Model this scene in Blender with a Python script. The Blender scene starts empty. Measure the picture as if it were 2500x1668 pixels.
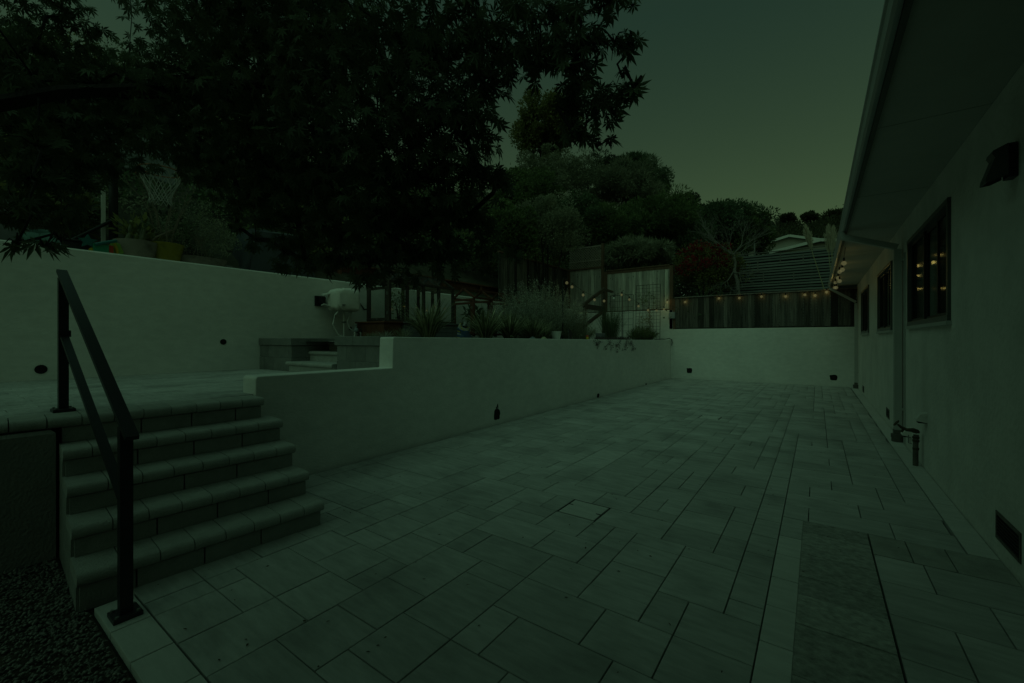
import bpy, math, random
import numpy as np
from mathutils import Vector, Matrix

S = bpy.context.scene
COL = S.collection
R_ = math.radians
random.seed(7)
rng = np.random.default_rng(7)

# ------------------------------------------------------------------ camera, sky, exposure
TH = R_(35.6)                      # the camera looks this far to the left of the house's long axis (+Y)
SN, CS = math.sin(TH), math.cos(TH)
CAM_H = 1.35
FPX, CX, HZ = 1040.0, 1250.0, 828.0
cam = bpy.data.cameras.new('camera')
cam.sensor_width = 36.0
cam.lens = FPX / 2500.0 * 36.0
cam.shift_y = -(834.0 - HZ) / 2500.0
cam.clip_start = 0.05
cam.clip_end = 1500.0
cam_ob = bpy.data.objects.new('camera', cam)
COL.objects.link(cam_ob)
cam_ob.location = (0, 0, CAM_H)
cam_ob.rotation_euler = (R_(90), 0, TH)
S.camera = cam_ob

SUN_EL, SUN_ROT = R_(58.0), math.pi + 0.12     # soft evening light from behind and above the camera
world = bpy.data.worlds.new('World')
S.world = world
world.use_nodes = True
wn, wl = world.node_tree.nodes, world.node_tree.links
wn.clear()
w_out = wn.new('ShaderNodeOutputWorld')
w_bg = wn.new('ShaderNodeBackground')
w_bg.inputs['Strength'].default_value = 0.090
w_sky = wn.new('ShaderNodeTexSky')
w_sky.sky_type = 'NISHITA'
w_sky.sun_disc = False
w_sky.sun_elevation = SUN_EL
w_sky.sun_rotation = SUN_ROT
w_sky.dust_density = 1.0
w_hs = wn.new('ShaderNodeHueSaturation')
w_hs.inputs['Saturation'].default_value = 0.30
w_geo = wn.new('ShaderNodeTexCoord')
w_sep = wn.new('ShaderNodeSeparateXYZ')
w_ramp = wn.new('ShaderNodeValToRGB')
w_ramp.color_ramp.elements[0].position = 0.22
w_ramp.color_ramp.elements[0].color = (0.66, 1.06, 0.42, 1)
w_ramp.color_ramp.elements[1].position = 0.58
w_ramp.color_ramp.elements[1].color = (0.41, 0.87, 0.50, 1)
w_tint = wn.new('ShaderNodeMix')
w_tint.data_type = 'RGBA'
w_tint.blend_type = 'MULTIPLY'
w_tint.inputs[0].default_value = 1.0
wl.new(w_geo.outputs['Generated'], w_sep.inputs[0])
wl.new(w_sep.outputs['Z'], w_ramp.inputs['Fac'])
wl.new(w_sky.outputs[0], w_hs.inputs['Color'])
wl.new(w_hs.outputs[0], w_tint.inputs[6])
wl.new(w_ramp.outputs[0], w_tint.inputs[7])
wl.new(w_tint.outputs[2], w_bg.inputs['Color'])
wl.new(w_bg.outputs[0], w_out.inputs[0])

sun = bpy.data.lights.new('sun', 'SUN')
sun.energy = 1.5
sun.angle = R_(95)
sun.color = (0.44, 1.0, 0.64)
sun_ob = bpy.data.objects.new('sun', sun)
COL.objects.link(sun_ob)
sd = Vector((math.sin(SUN_ROT) * math.cos(SUN_EL), math.cos(SUN_ROT) * math.cos(SUN_EL), math.sin(SUN_EL)))
sun_ob.rotation_euler = sd.to_track_quat('Z', 'Y').to_euler()

S.view_settings.view_transform = 'Standard'
S.view_settings.look = 'None'
S.view_settings.gamma = 1.0
S.view_settings.exposure = -2.45
S.view_settings.use_curve_mapping = False
S.cycles.max_bounces = 6
S.cycles.diffuse_bounces = 3
S.cycles.transparent_max_bounces = 10
S.cycles.sample_clamp_indirect = 3.0


# ------------------------------------------------------------------ where things stand
def at(x, y, d):
    """world point seen at pixel (x, y) of the 2500 px photograph at depth d metres."""
    r = (x - CX) / FPX * d
    return Vector((r * CS - d * SN, d * CS + r * SN, CAM_H + (HZ - y) / FPX * d))


def on_z(x, y, z=0.0):
    return at(x, y, FPX * (CAM_H - z) / (y - HZ))


def dep_X(x, X):
    r = (x - CX) / FPX
    return X / (r * CS - SN)


def dep_Y(x, Y):
    r = (x - CX) / FPX
    return Y / (CS + r * SN)


def on_X(x, y, X):
    return at(x, y, dep_X(x, X))


def on_Y(x, y, Y):
    return at(x, y, dep_Y(x, Y))


# ------------------------------------------------------------------ materials
MATS = {}


def mat(name, col, rough=0.8, var=0.25, scale=6.0, bump=0.0, bscale=60.0, stretch=(1, 1, 1), metal=0.0,
        rnd=0.0, spec=0.3, coord='pos', dark=None, dscale=2.0, dthr=0.62, trans=0.0, rnd_attr=False, knots=0.0):
    """procedural: base colour x noise x per-object variation, optional darker blotches, fine relief."""
    if name in MATS:
        return MATS[name]
    m = bpy.data.materials.new(name)
    m.use_nodes = True
    n, l = m.node_tree.nodes, m.node_tree.links
    n.clear()
    out = n.new('ShaderNodeOutputMaterial')
    b = n.new('ShaderNodeBsdfPrincipled')
    b.inputs['Roughness'].default_value = rough
    b.inputs['Metallic'].default_value = metal
    b.inputs['Specular IOR Level'].default_value = spec
    l.new(b.outputs[0], out.inputs[0])
    if coord == 'pos':
        src = n.new('ShaderNodeNewGeometry').outputs['Position']
    else:
        src = n.new('ShaderNodeTexCoord').outputs['Object']
    mp = n.new('ShaderNodeMapping')
    mp.inputs['Scale'].default_value = stretch
    l.new(src, mp.inputs[0])
    vec = mp.outputs[0]
    oi = n.new('ShaderNodeObjectInfo')
    rand = oi.outputs['Random']
    if rnd_attr:
        at_ = n.new('ShaderNodeAttribute')
        at_.attribute_name = 'rnd'
        ad = n.new('ShaderNodeMath'); ad.operation = 'ADD'
        l.new(at_.outputs['Fac'], ad.inputs[0]); l.new(rand, ad.inputs[1])
        fr = n.new('ShaderNodeMath'); fr.operation = 'FRACT'
        l.new(ad.outputs[0], fr.inputs[0])
        rand = fr.outputs[0]
    nz = n.new('ShaderNodeTexNoise')
    nz.noise_dimensions = '4D'
    nz.inputs['Scale'].default_value = scale
    nz.inputs['Detail'].default_value = 6.0
    nz.inputs['Roughness'].default_value = 0.65
    l.new(vec, nz.inputs['Vector'])
    if rnd > 0:
        mw = n.new('ShaderNodeMath'); mw.operation = 'MULTIPLY'; mw.inputs[1].default_value = 37.0
        l.new(rand, mw.inputs[0]); l.new(mw.outputs[0], nz.inputs['W'])
    mr = n.new('ShaderNodeMapRange')
    mr.inputs['From Min'].default_value = 0.3
    mr.inputs['From Max'].default_value = 0.7
    mr.inputs['To Min'].default_value = 1.0 - var
    mr.inputs['To Max'].default_value = 1.0 + var
    l.new(nz.outputs['Fac'], mr.inputs['Value'])
    fac = mr.outputs[0]
    if rnd > 0:
        rr = n.new('ShaderNodeMapRange')
        rr.inputs['To Min'].default_value = 1.0 - rnd
        rr.inputs['To Max'].default_value = 1.0 + rnd
        l.new(rand, rr.inputs['Value'])
        mu = n.new('ShaderNodeMath'); mu.operation = 'MULTIPLY'
        l.new(fac, mu.inputs[0]); l.new(rr.outputs[0], mu.inputs[1])
        fac = mu.outputs[0]
    if dark is not None:
        n2 = n.new('ShaderNodeTexNoise')
        n2.inputs['Scale'].default_value = dscale
        n2.inputs['Detail'].default_value = 5.0
        l.new(src, n2.inputs['Vector'])
        m2 = n.new('ShaderNodeMapRange')
        m2.inputs['From Min'].default_value = dthr - 0.12
        m2.inputs['From Max'].default_value = dthr + 0.08
        m2.inputs['To Min'].default_value = 1.0
        m2.inputs['To Max'].default_value = dark
        l.new(n2.outputs['Fac'], m2.inputs['Value'])
        mu = n.new('ShaderNodeMath'); mu.operation = 'MULTIPLY'
        l.new(fac, mu.inputs[0]); l.new(m2.outputs[0], mu.inputs[1])
        fac = mu.outputs[0]
    if knots > 0:
        vo = n.new('ShaderNodeTexVoronoi')
        vo.inputs['Scale'].default_value = 5.0
        mk_ = n.new('ShaderNodeMapping'); mk_.inputs['Scale'].default_value = (1.6, 1.6, 0.7)
        l.new(src, mk_.inputs[0]); l.new(mk_.outputs[0], vo.inputs['Vector'])
        m3 = n.new('ShaderNodeMapRange')
        m3.inputs['From Min'].default_value = 0.07
        m3.inputs['From Max'].default_value = 0.13
        m3.inputs['To Min'].default_value = 1.0 - knots
        m3.inputs['To Max'].default_value = 1.0
        l.new(vo.outputs['Distance'], m3.inputs['Value'])
        mu = n.new('ShaderNodeMath'); mu.operation = 'MULTIPLY'
        l.new(fac, mu.inputs[0]); l.new(m3.outputs[0], mu.inputs[1])
        fac = mu.outputs[0]
    vm = n.new('ShaderNodeVectorMath'); vm.operation = 'SCALE'
    vm.inputs[0].default_value = col
    l.new(fac, vm.inputs['Scale'])
    l.new(vm.outputs[0], b.inputs['Base Color'])
    if bump > 0:
        n4 = n.new('ShaderNodeTexNoise')
        n4.inputs['Scale'].default_value = bscale
        n4.inputs['Detail'].default_value = 4.0
        l.new(vec, n4.inputs['Vector'])
        bp = n.new('ShaderNodeBump')
        bp.inputs['Strength'].default_value = bump
        bp.inputs['Distance'].default_value = 0.01
        l.new(n4.outputs['Fac'], bp.inputs['Height'])
        l.new(bp.outputs[0], b.inputs['Normal'])
    if trans > 0:
        tl = n.new('ShaderNodeBsdfTranslucent')
        l.new(vm.outputs[0], tl.inputs['Color'])
        ms = n.new('ShaderNodeMixShader'); ms.inputs[0].default_value = trans
        l.new(b.outputs[0], ms.inputs[1]); l.new(tl.outputs[0], ms.inputs[2])
        l.new(ms.outputs[0], out.inputs[0])
    MATS[name] = m
    return m


def emit(name, col, strength, transp=0.0):
    m = bpy.data.materials.new(name)
    m.use_nodes = True
    n, l = m.node_tree.nodes, m.node_tree.links
    n.clear()
    out = n.new('ShaderNodeOutputMaterial')
    e = n.new('ShaderNodeEmission')
    e.inputs['Color'].default_value = (*col, 1)
    e.inputs['Strength'].default_value = strength
    if transp > 0:
        t = n.new('ShaderNodeBsdfTransparent')
        ms = n.new('ShaderNodeMixShader'); ms.inputs[0].default_value = transp
        l.new(e.outputs[0], ms.inputs[1]); l.new(t.outputs[0], ms.inputs[2])
        l.new(ms.outputs[0], out.inputs[0])
    else:
        l.new(e.outputs[0], out.inputs[0])
    return m


def glass(name, rough=0.02, tint=(0.85, 0.9, 0.88), f0=0.07):
    m = bpy.data.materials.new(name)
    m.use_nodes = True
    n, l = m.node_tree.nodes, m.node_tree.links
    n.clear()
    out = n.new('ShaderNodeOutputMaterial')
    t = n.new('ShaderNodeBsdfTransparent'); t.inputs[0].default_value = (*tint, 1)
    g = n.new('ShaderNodeBsdfGlossy'); g.inputs['Roughness'].default_value = rough
    lw = n.new('ShaderNodeLayerWeight'); lw.inputs['Blend'].default_value = 0.5
    pw = n.new('ShaderNodeMath'); pw.operation = 'POWER'; pw.inputs[1].default_value = 4.0
    l.new(lw.outputs['Facing'], pw.inputs[0])
    a = n.new('ShaderNodeMath'); a.operation = 'MULTIPLY_ADD'; a.use_clamp = True
    a.inputs[1].default_value = 0.20
    a.inputs[2].default_value = f0
    l.new(pw.outputs[0], a.inputs[0])
    ms = n.new('ShaderNodeMixShader')
    l.new(a.outputs[0], ms.inputs[0]); l.new(t.outputs[0], ms.inputs[1]); l.new(g.outputs[0], ms.inputs[2])
    l.new(ms.outputs[0], out.inputs[0])
    return m


M_STUCCO = mat('pale_stucco', (0.75, 0.735, 0.70), 0.9, var=0.09, scale=6, stretch=(1, 1, 2.0), bump=0.45, bscale=30, dark=0.92, dscale=0.8, dthr=0.55)
M_HSTUCCO = mat('house_stucco', (0.68, 0.66, 0.62), 0.9, var=0.10, scale=3.0, bump=1.0, bscale=26, dark=0.85, dscale=1.4)
M_PAVER = mat('concrete_paver', (0.45, 0.445, 0.43), 0.75, var=0.20, scale=3.4, stretch=(1.4, 7, 1), rnd=0.11, bump=0.35, bscale=90, rnd_attr=True, dark=0.76, dscale=2.2, dthr=0.6)
M_PAVER_L = mat('pale_border_paver', (0.54, 0.535, 0.51), 0.75, var=0.12, scale=4.0, stretch=(1.2, 6, 1), rnd=0.06, bump=0.25, bscale=90)
M_PAVER_R = mat('rough_dark_paver', (0.36, 0.355, 0.33), 0.9, var=0.42, scale=30, stretch=(0.8, 1.1, 1), rnd=0.16, bump=1.0, bscale=70)
M_PAVER_X = mat('dark_band_paver', (0.37, 0.365, 0.34), 0.8, var=0.22, scale=9, rnd=0.12, bump=0.4, bscale=80)
M_SAND = mat('joint_sand', (0.022, 0.021, 0.018), 0.95, var=0.3, scale=30)
M_BLOCK = mat('wall_block', (0.21, 0.21, 0.198), 0.85, var=0.15, scale=9, rnd=0.10, bump=0.6, bscale=110, dark=0.85, dscale=3)
M_STEP = mat('step_concrete', (0.38, 0.378, 0.355), 0.85, var=0.14, scale=12, rnd=0.07, bump=0.7, bscale=120)
M_RISER = mat('riser_block', (0.29, 0.29, 0.272), 0.85, var=0.14, scale=10, rnd=0.08, bump=0.6, bscale=110)
M_GRAVEL = mat('gravel', (0.22, 0.215, 0.195), 0.9, var=0.25, scale=40, bump=0.4, bscale=150, rnd_attr=True, rnd=0.2)
M_SOIL = mat('soil', (0.05, 0.042, 0.032), 0.95, var=0.4, scale=12, bump=0.8, bscale=40)
M_BLACK = mat('black_powder_coat', (0.018, 0.02, 0.024), 0.45, var=0.15, scale=80, spec=0.4, bump=0.1, bscale=300)
M_BLACKP = mat('black_plastic', (0.016, 0.017, 0.018), 0.5, var=0.2, scale=30)
M_HOLE = mat('opening_shade', (0.010, 0.010, 0.010), 0.9, var=0.4, scale=50, bump=0.6, bscale=90)  # near-black colour stands in for the shade inside openings
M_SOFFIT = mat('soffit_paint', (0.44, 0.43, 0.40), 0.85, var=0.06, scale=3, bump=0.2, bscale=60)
M_TRIM = mat('painted_trim', (0.42, 0.42, 0.40), 0.6, var=0.06, scale=4)
M_GUTTER = mat('gutter_metal', (0.45, 0.46, 0.46), 0.4, var=0.08, scale=3, spec=0.5)
M_SHADOWGAP = mat('fascia_shadow_gap', (0.12, 0.12, 0.11), 0.8, var=0.1, scale=5)  # fascia colour kept dark to stand for the shadow gap by the gutter
M_WINF = mat('window_frame_metal', (0.085, 0.09, 0.085), 0.4, var=0.1, scale=8, spec=0.5)
M_SASH = mat('dark_sash', (0.03, 0.03, 0.03), 0.5, var=0.1, scale=8)
M_CURT = mat('curtain_cloth', (0.42, 0.43, 0.41), 0.9, var=0.15, scale=6, stretch=(1, 8, 0.3))
M_ROOM = mat('room_paint', (0.20, 0.17, 0.11), 0.9, var=0.05, scale=2)
M_ROOF = mat('roof_membrane', (0.12, 0.12, 0.12), 0.9, var=0.2, scale=6)
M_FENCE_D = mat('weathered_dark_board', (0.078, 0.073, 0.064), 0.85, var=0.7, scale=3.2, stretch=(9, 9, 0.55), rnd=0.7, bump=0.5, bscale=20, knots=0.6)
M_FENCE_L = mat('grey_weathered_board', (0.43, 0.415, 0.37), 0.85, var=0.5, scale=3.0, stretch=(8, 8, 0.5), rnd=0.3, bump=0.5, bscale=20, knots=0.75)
M_DARKWOOD = mat('dark_old_wood', (0.055, 0.045, 0.037), 0.85, var=0.35, scale=6, stretch=(4, 1, 4), bump=0.4, bscale=30, rnd=0.15)
M_REDWOOD_D = mat('dark_redwood', (0.105, 0.04, 0.024), 0.75, var=0.3, scale=4, stretch=(4, 4, 1), rnd=0.15, bump=0.3, bscale=30)
M_REDWOOD = mat('redwood', (0.13, 0.055, 0.032), 0.75, var=0.3, scale=4, stretch=(4, 4, 1), rnd=0.15, bump=0.3, bscale=30)
M_POST = mat('brown_post', (0.12, 0.075, 0.05), 0.8, var=0.3, scale=5, stretch=(5, 5, 0.6), bump=0.4, bscale=25)
M_GREYWOOD = mat('grey_old_wood', (0.17, 0.16, 0.145), 0.85, var=0.35, scale=6, stretch=(4, 1, 4), bump=0.4, bscale=30, rnd=0.15)
M_LATTICE = mat('lattice_wood', (0.26, 0.225, 0.185), 0.85, var=0.3, scale=8)
M_SCREEN = mat('screen_slat', (0.175, 0.187, 0.18), 0.7, var=0.25, scale=2.0, stretch=(0.5, 1, 4), rnd=0.2)
M_WHITEP = mat('white_plastic', (0.62, 0.62, 0.58), 0.55, var=0.06, scale=6)
M_COVER = mat('cream_cover', (0.74, 0.72, 0.66), 0.75, var=0.08, scale=5, bump=0.8, bscale=9)
M_GREENH_GLASS = glass('pane_glass', 0.05, (0.975, 0.985, 0.98), 0.015)
M_WIN_GLASS = glass('window_glass', 0.06, (0.80, 0.83, 0.81), 0.015)
M_BARK = mat('grey_bark', (0.035, 0.032, 0.027), 0.9, var=0.4, scale=10, stretch=(2, 2, 0.6), bump=0.8, bscale=30)
M_PALEBARK = mat('pale_bark', (0.17, 0.16, 0.145), 0.9, var=0.3, scale=12, bump=0.6, bscale=40)
M_TWIG = mat('tan_twig', (0.20, 0.17, 0.13), 0.9, var=0.3, scale=12)
M_MAPLE = mat('maple_leaf', (0.105, 0.135, 0.070), 0.5, var=0.35, scale=5, trans=0.40, rnd=0.3, rnd_attr=True, spec=0.35)
LEAF = {}
for nm, c in {'deep': (0.112, 0.156, 0.085), 'olive': (0.183, 0.185, 0.069), 'sage': (0.32, 0.34, 0.27),
              'grey_green': (0.252, 0.264, 0.181), 'mid': (0.138, 0.184, 0.077), 'red': (0.26, 0.016, 0.022),
              'lime': (0.13, 0.17, 0.045), 'straw': (0.25, 0.22, 0.10), 'far': (0.074, 0.078, 0.043),
              'dark': (0.068, 0.082, 0.051), 'plum': (0.07, 0.05, 0.05)}.items():
    LEAF[nm] = mat('leaf_' + nm, c, 0.65, var=0.55, scale=1.6, trans=0.38, spec=0.3, rnd=0.35, rnd_attr=True)
M_FLAX = mat('flax_blade', (0.15, 0.165, 0.09), 0.6, var=0.5, scale=14, rnd=0.4, rnd_attr=True, trans=0.15)
M_FLAX_P = mat('flax_pale_edge', (0.42, 0.42, 0.27), 0.6, var=0.25, scale=8, rnd=0.3, rnd_attr=True, trans=0.15)
M_PLUME = mat('pampas_plume', (0.55, 0.50, 0.38), 0.9, var=0.2, scale=6, trans=0.3, rnd_attr=True, rnd=0.2)
M_STALK = mat('pampas_stalk', (0.32, 0.29, 0.17), 0.8, var=0.2, scale=6)
M_FLOWER = mat('white_flower', (0.50, 0.48, 0.44), 0.8, var=0.2, scale=6)
M_HILL = mat('hill_soil', (0.060, 0.058, 0.040), 0.95, var=0.5, scale=3, bump=1.0, bscale=9)
M_GROUND = mat('bare_ground', (0.10, 0.095, 0.08), 0.95, var=0.4, scale=3, bump=0.5, bscale=20)
M_TARP = mat('grey_tarp', (0.055, 0.062, 0.072), 0.6, var=0.2, scale=3, bump=0.9, bscale=5)
M_TERRA = mat('dusty_clay', (0.26, 0.225, 0.19), 0.85, var=0.15, scale=6, bump=0.3, bscale=40, dark=0.6, dscale=9, dthr=0.66)
M_YELLOW = mat('yellow_glaze', (0.26, 0.22, 0.02), 0.35, var=0.2, scale=5, dark=0.55, dscale=7, dthr=0.66, spec=0.5)
M_BROWNTUB = mat('brown_trough', (0.21, 0.18, 0.155), 0.9, var=0.2, scale=8, bump=0.4, bscale=50, dark=0.55, dscale=9, dthr=0.6)
M_TEAL = mat('teal_plastic', (0.02, 0.13, 0.13), 0.4, var=0.1, scale=5)
M_GREENT = mat('green_plastic', (0.02, 0.22, 0.13), 0.4, var=0.1, scale=5)
M_REDT = mat('red_plastic', (0.45, 0.05, 0.012), 0.4, var=0.1, scale=5)
M_YELT = mat('yellow_plastic', (0.5, 0.36, 0.03), 0.4, var=0.1, scale=5)
M_LIMET = mat('lime_plastic', (0.25, 0.42, 0.08), 0.4, var=0.1, scale=5)
M_NOODLE = mat('seafoam_cloth', (0.11, 0.21, 0.19), 0.8, var=0.15, scale=6, bump=0.5, bscale=20)
M_BAGB = mat('blue_bag', (0.03, 0.07, 0.14), 0.4, var=0.2, scale=10, bump=0.6, bscale=18)
M_BAGY = mat('bag_print_yellow', (0.30, 0.25, 0.05), 0.45, var=0.4, scale=25, bump=0.6, bscale=18)
M_BAGW = mat('bag_print_white', (0.26, 0.27, 0.26), 0.45, var=0.3, scale=25, bump=0.6, bscale=18)
M_STEEL = mat('galvanised', (0.20, 0.21, 0.20), 0.5, var=0.15, scale=10, metal=0.3)
M_BRASS = mat('aged_brass', (0.07, 0.058, 0.035), 0.55, var=0.3, scale=25, metal=0.4)
M_PIPE = mat('painted_pipe', (0.11, 0.10, 0.088), 0.6, var=0.3, scale=14)
M_ORANGE = mat('faded_orange', (0.28, 0.13, 0.07), 0.6, var=0.15, scale=6)
M_NET = mat('net_cord', (0.36, 0.36, 0.33), 0.9, var=0.1, scale=20)
M_HOUSE2 = mat('pale_siding', (0.42, 0.41, 0.36), 0.85, var=0.06, scale=2)
M_ROOF2 = mat('pale_shingle', (0.24, 0.24, 0.22), 0.9, var=0.15, scale=8)
M_CABLE = mat('black_cable', (0.012, 0.012, 0.012), 0.6, var=0.1, scale=20)
M_LIMB = mat('wood_gate_frame', (0.085, 0.068, 0.052), 0.85, var=0.3, scale=7, bump=0.3, bscale=30)
M_BOXGREY = mat('grey_panel', (0.25, 0.29, 0.31), 0.6, var=0.1, scale=5)
M_GREYSTONE = mat('planter_grey', (0.14, 0.145, 0.15), 0.8, var=0.15, scale=9)


# ------------------------------------------------------------------ mesh builder
class B:
    """collects boxes, tubes, lathes and loose polygons in world space; build() links them as ONE mesh object."""

    def __init__(self):
        self.v, self.f, self.mi, self.mats = [], [], [], []
        self.cur = 0

    def use(self, m):
        if m not in self.mats:
            self.mats.append(m)
        self.cur = self.mats.index(m)
        return self

    def raw(self, vs, fs):
        o = len(self.v)
        self.v.extend([tuple(p) for p in vs])
        for f in fs:
            self.f.append(tuple(i + o for i in f))
            self.mi.append(self.cur)
        return self

    def box(self, x0, x1, y0, y1, z0, z1, bev=0.0, M=None, jit=0.0):
        if bev <= 0:
            vs = [(x0, y0, z0), (x1, y0, z0), (x1, y1, z0), (x0, y1, z0), (x0, y0, z1), (x1, y0, z1), (x1, y1, z1), (x0, y1, z1)]
            fs = [(0, 3, 2, 1), (4, 5, 6, 7), (0, 1, 5, 4), (1, 2, 6, 5), (2, 3, 7, 6), (3, 0, 4, 7)]
        else:
            b = bev
            vs = []
            for (z, i) in ((z0, 0), (z1 - b, 0), (z1, b)):
                vs += [(x0 + i, y0 + i, z), (x1 - i, y0 + i, z), (x1 - i, y1 - i, z), (x0 + i, y1 - i, z)]
            fs = [(3, 2, 1, 0), (8, 9, 10, 11)]
            for k in (0, 4):
                for j in range(4):
                    a, c = k + j, k + (j + 1) % 4
                    fs.append((a, c, c + 4, a + 4))
        if jit:
            vs = [(p[0] + random.uniform(-jit, jit), p[1] + random.uniform(-jit, jit), p[2] + random.uniform(-jit, jit)) for p in vs]
        if M is not None:
            vs = [M @ Vector(p) for p in vs]
        return self.raw(vs, fs)

    def bar(self, a, b, w, t, up=(0, 0, 1)):
        """a rectangular bar from a to b, w across, t along up."""
        a, b = Vector(a), Vector(b)
        d = (b - a).normalized()
        u = Vector(up)
        s = d.cross(u)
        if s.length < 1e-4:
            s = d.cross(Vector((1, 0, 0)))
        s.normalize()
        u = s.cross(d).normalized()
        vs = []
        for p in (a, b):
            for (i, j) in ((-1, -1), (1, -1), (1, 1), (-1, 1)):
                vs.append(p + s * (i * w / 2) + u * (j * t / 2))
        return self.raw(vs, [(0, 1, 2, 3), (7, 6, 5, 4), (0, 4, 5, 1), (1, 5, 6, 2), (2, 6, 7, 3), (3, 7, 4, 0)])

    def tube(self, pts, rad, n=8, cap=True):
        pts = [Vector(p) for p in pts]
        if not hasattr(rad, '__len__'):
            rad = [rad] * len(pts)
        vs, fs = [], []
        ref = Vector((0.13, 0.31, 0.94)).normalized()
        for i, p in enumerate(pts):
            d = (pts[min(i + 1, len(pts) - 1)] - pts[max(i - 1, 0)])
            if d.length < 1e-9:
                d = Vector((0, 0, 1))
            d.normalize()
            s = d.cross(ref)
            if s.length < 0.05:
                s = d.cross(Vector((1, 0, 0)))
            s.normalize()
            u = d.cross(s)
            for k in range(n):
                a = 2 * math.pi * k / n
                vs.append(p + (s * math.cos(a) + u * math.sin(a)) * rad[i])
        for i in range(len(pts) - 1):
            for k in range(n):
                a, b = i * n + k, i * n + (k + 1) % n
                fs.append((a, b, b + n, a + n))
        if cap:
            fs.append(tuple(reversed(range(n))))
            fs.append(tuple(range((len(pts) - 1) * n, len(pts) * n)))
        return self.raw(vs, fs)

    def lathe(self, c, prof, n=20, sy=1.0, M=None):
        """prof: (radius, z) from bottom to top round the vertical through c."""
        c = Vector(c)
        vs, fs = [], []
        for (r, z) in prof:
            for k in range(n):
                a = 2 * math.pi * k / n
                p = Vector((r * math.cos(a), r * math.sin(a) * sy, z))
                vs.append((M @ p if M is not None else p) + c)
        for i in range(len(prof) - 1):
            for k in range(n):
                a, b = i * n + k, i * n + (k + 1) % n
                fs.append((a, b, b + n, a + n))
        fs.append(tuple(reversed(range(n))))
        fs.append(tuple(range((len(prof) - 1) * n, len(prof) * n)))
        return self.raw(vs, fs)

    def prism(self, poly, a, b):
        """poly: points (Vectors); extruded by vector b - a."""
        e = Vector(b) - Vector(a)
        p0 = [Vector(p) for p in poly]
        n = len(p0)
        vs = p0 + [p + e for p in p0]
        fs = [tuple(reversed(range(n))), tuple(range(n, 2 * n))]
        for i in range(n):
            j = (i + 1) % n
            fs.append((i, j, j + n, i + n))
        return self.raw(vs, fs)

    def build(self, name, m=None, parent=None, smooth=False, kind=None):
        L = org(parent)
        me = bpy.data.meshes.new(name)
        vs = [(p[0] - L[0], p[1] - L[1], p[2] - L[2]) for p in self.v]
        me.from_pydata(vs, [], self.f)
        if self.mats:
            for mm in self.mats:
                me.materials.append(mm)
            me.polygons.foreach_set('material_index', self.mi)
        elif m is not None:
            me.materials.append(m)
        if smooth:
            me.polygons.foreach_set('use_smooth', [True] * len(me.polygons))
            me.set_sharp_from_angle(angle=R_(40))
        me.update()
        o = bpy.data.objects.new(name, me)
        COL.objects.link(o)
        if parent is not None:
            o.parent = parent
        if kind:
            o['kind'] = kind
        return o


def org(o):
    """the world origin of a thing or part built here (parts sit at their parent's origin)."""
    L = Vector((0, 0, 0))
    while o is not None:
        L += o.location
        o = o.parent
    return L


def tag(o, label, cat, group=None, kind=None):
    o['label'] = label
    o['category'] = cat
    if group:
        o['group'] = group
    if kind:
        o['kind'] = kind
    return o


def thing(name, label, cat, loc, group=None, kind=None):
    o = bpy.data.objects.new(name, None)
    o.empty_display_size = 0.1
    COL.objects.link(o)
    o.location = loc
    return tag(o, label, cat, group, kind)


def shared(name, me, parent, loc, rz=0.0, kind=None):
    """another object on an existing mesh."""
    o = bpy.data.objects.new(name, me)
    COL.objects.link(o)
    o.parent = parent
    o.location = Vector(loc) - org(parent)
    o.rotation_euler = (0, 0, rz)
    if kind:
        o['kind'] = kind
    return o


def np_mesh(name, V, F, m, parent=None, rnd=None, kind=None):
    """fast mesh: V (n,3), F (k,c) all faces with c corners; rnd: per-face value 0..1."""
    V = np.asarray(V, dtype=np.float64) - np.array(org(parent))[None, :]
    F = np.asarray(F, dtype=np.int32)
    k, c = F.shape
    me = bpy.data.meshes.new(name)
    me.vertices.add(len(V))
    me.vertices.foreach_set('co', V.astype(np.float32).ravel())
    me.loops.add(k * c)
    me.loops.foreach_set('vertex_index', F.ravel())
    me.polygons.add(k)
    me.polygons.foreach_set('loop_start', np.arange(0, k * c, c, dtype=np.int32))
    me.materials.append(m)
    if rnd is not None:
        a = me.attributes.new('rnd', 'FLOAT', 'FACE')
        a.data.foreach_set('value', np.asarray(rnd, dtype=np.float32))
    me.update(calc_edges=True)
    me.validate()
    o = bpy.data.objects.new(name, me)
    COL.objects.link(o)
    if parent is not None:
        o.parent = parent
    if kind:
        o['kind'] = kind
    return o


def unit(a):
    return a / (np.linalg.norm(a, axis=1, keepdims=True) + 1e-9)


def diamonds(P, T, N, L, W):
    """one four-cornered leaf per row: base point P, tip direction T, rough normal N, length L, width W."""
    n = len(P)
    L = np.broadcast_to(np.asarray(L, float), (n,))[:, None]
    W = np.broadcast_to(np.asarray(W, float), (n,))[:, None]
    T = unit(T)
    Sd = unit(np.cross(T, N))
    Nn = np.cross(Sd, T)
    V = np.empty((n, 4, 3))
    V[:, 0] = P
    V[:, 1] = P + T * L * 0.45 + Sd * W * 0.5 + Nn * L * 0.06
    V[:, 2] = P + T * L
    V[:, 3] = P + T * L * 0.45 - Sd * W * 0.5 + Nn * L * 0.06
    F = np.arange(n * 4, dtype=np.int32).reshape(n, 4)
    return V.reshape(-1, 3), F


def rdir(n):
    return unit(rng.normal(size=(n, 3)))


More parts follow.
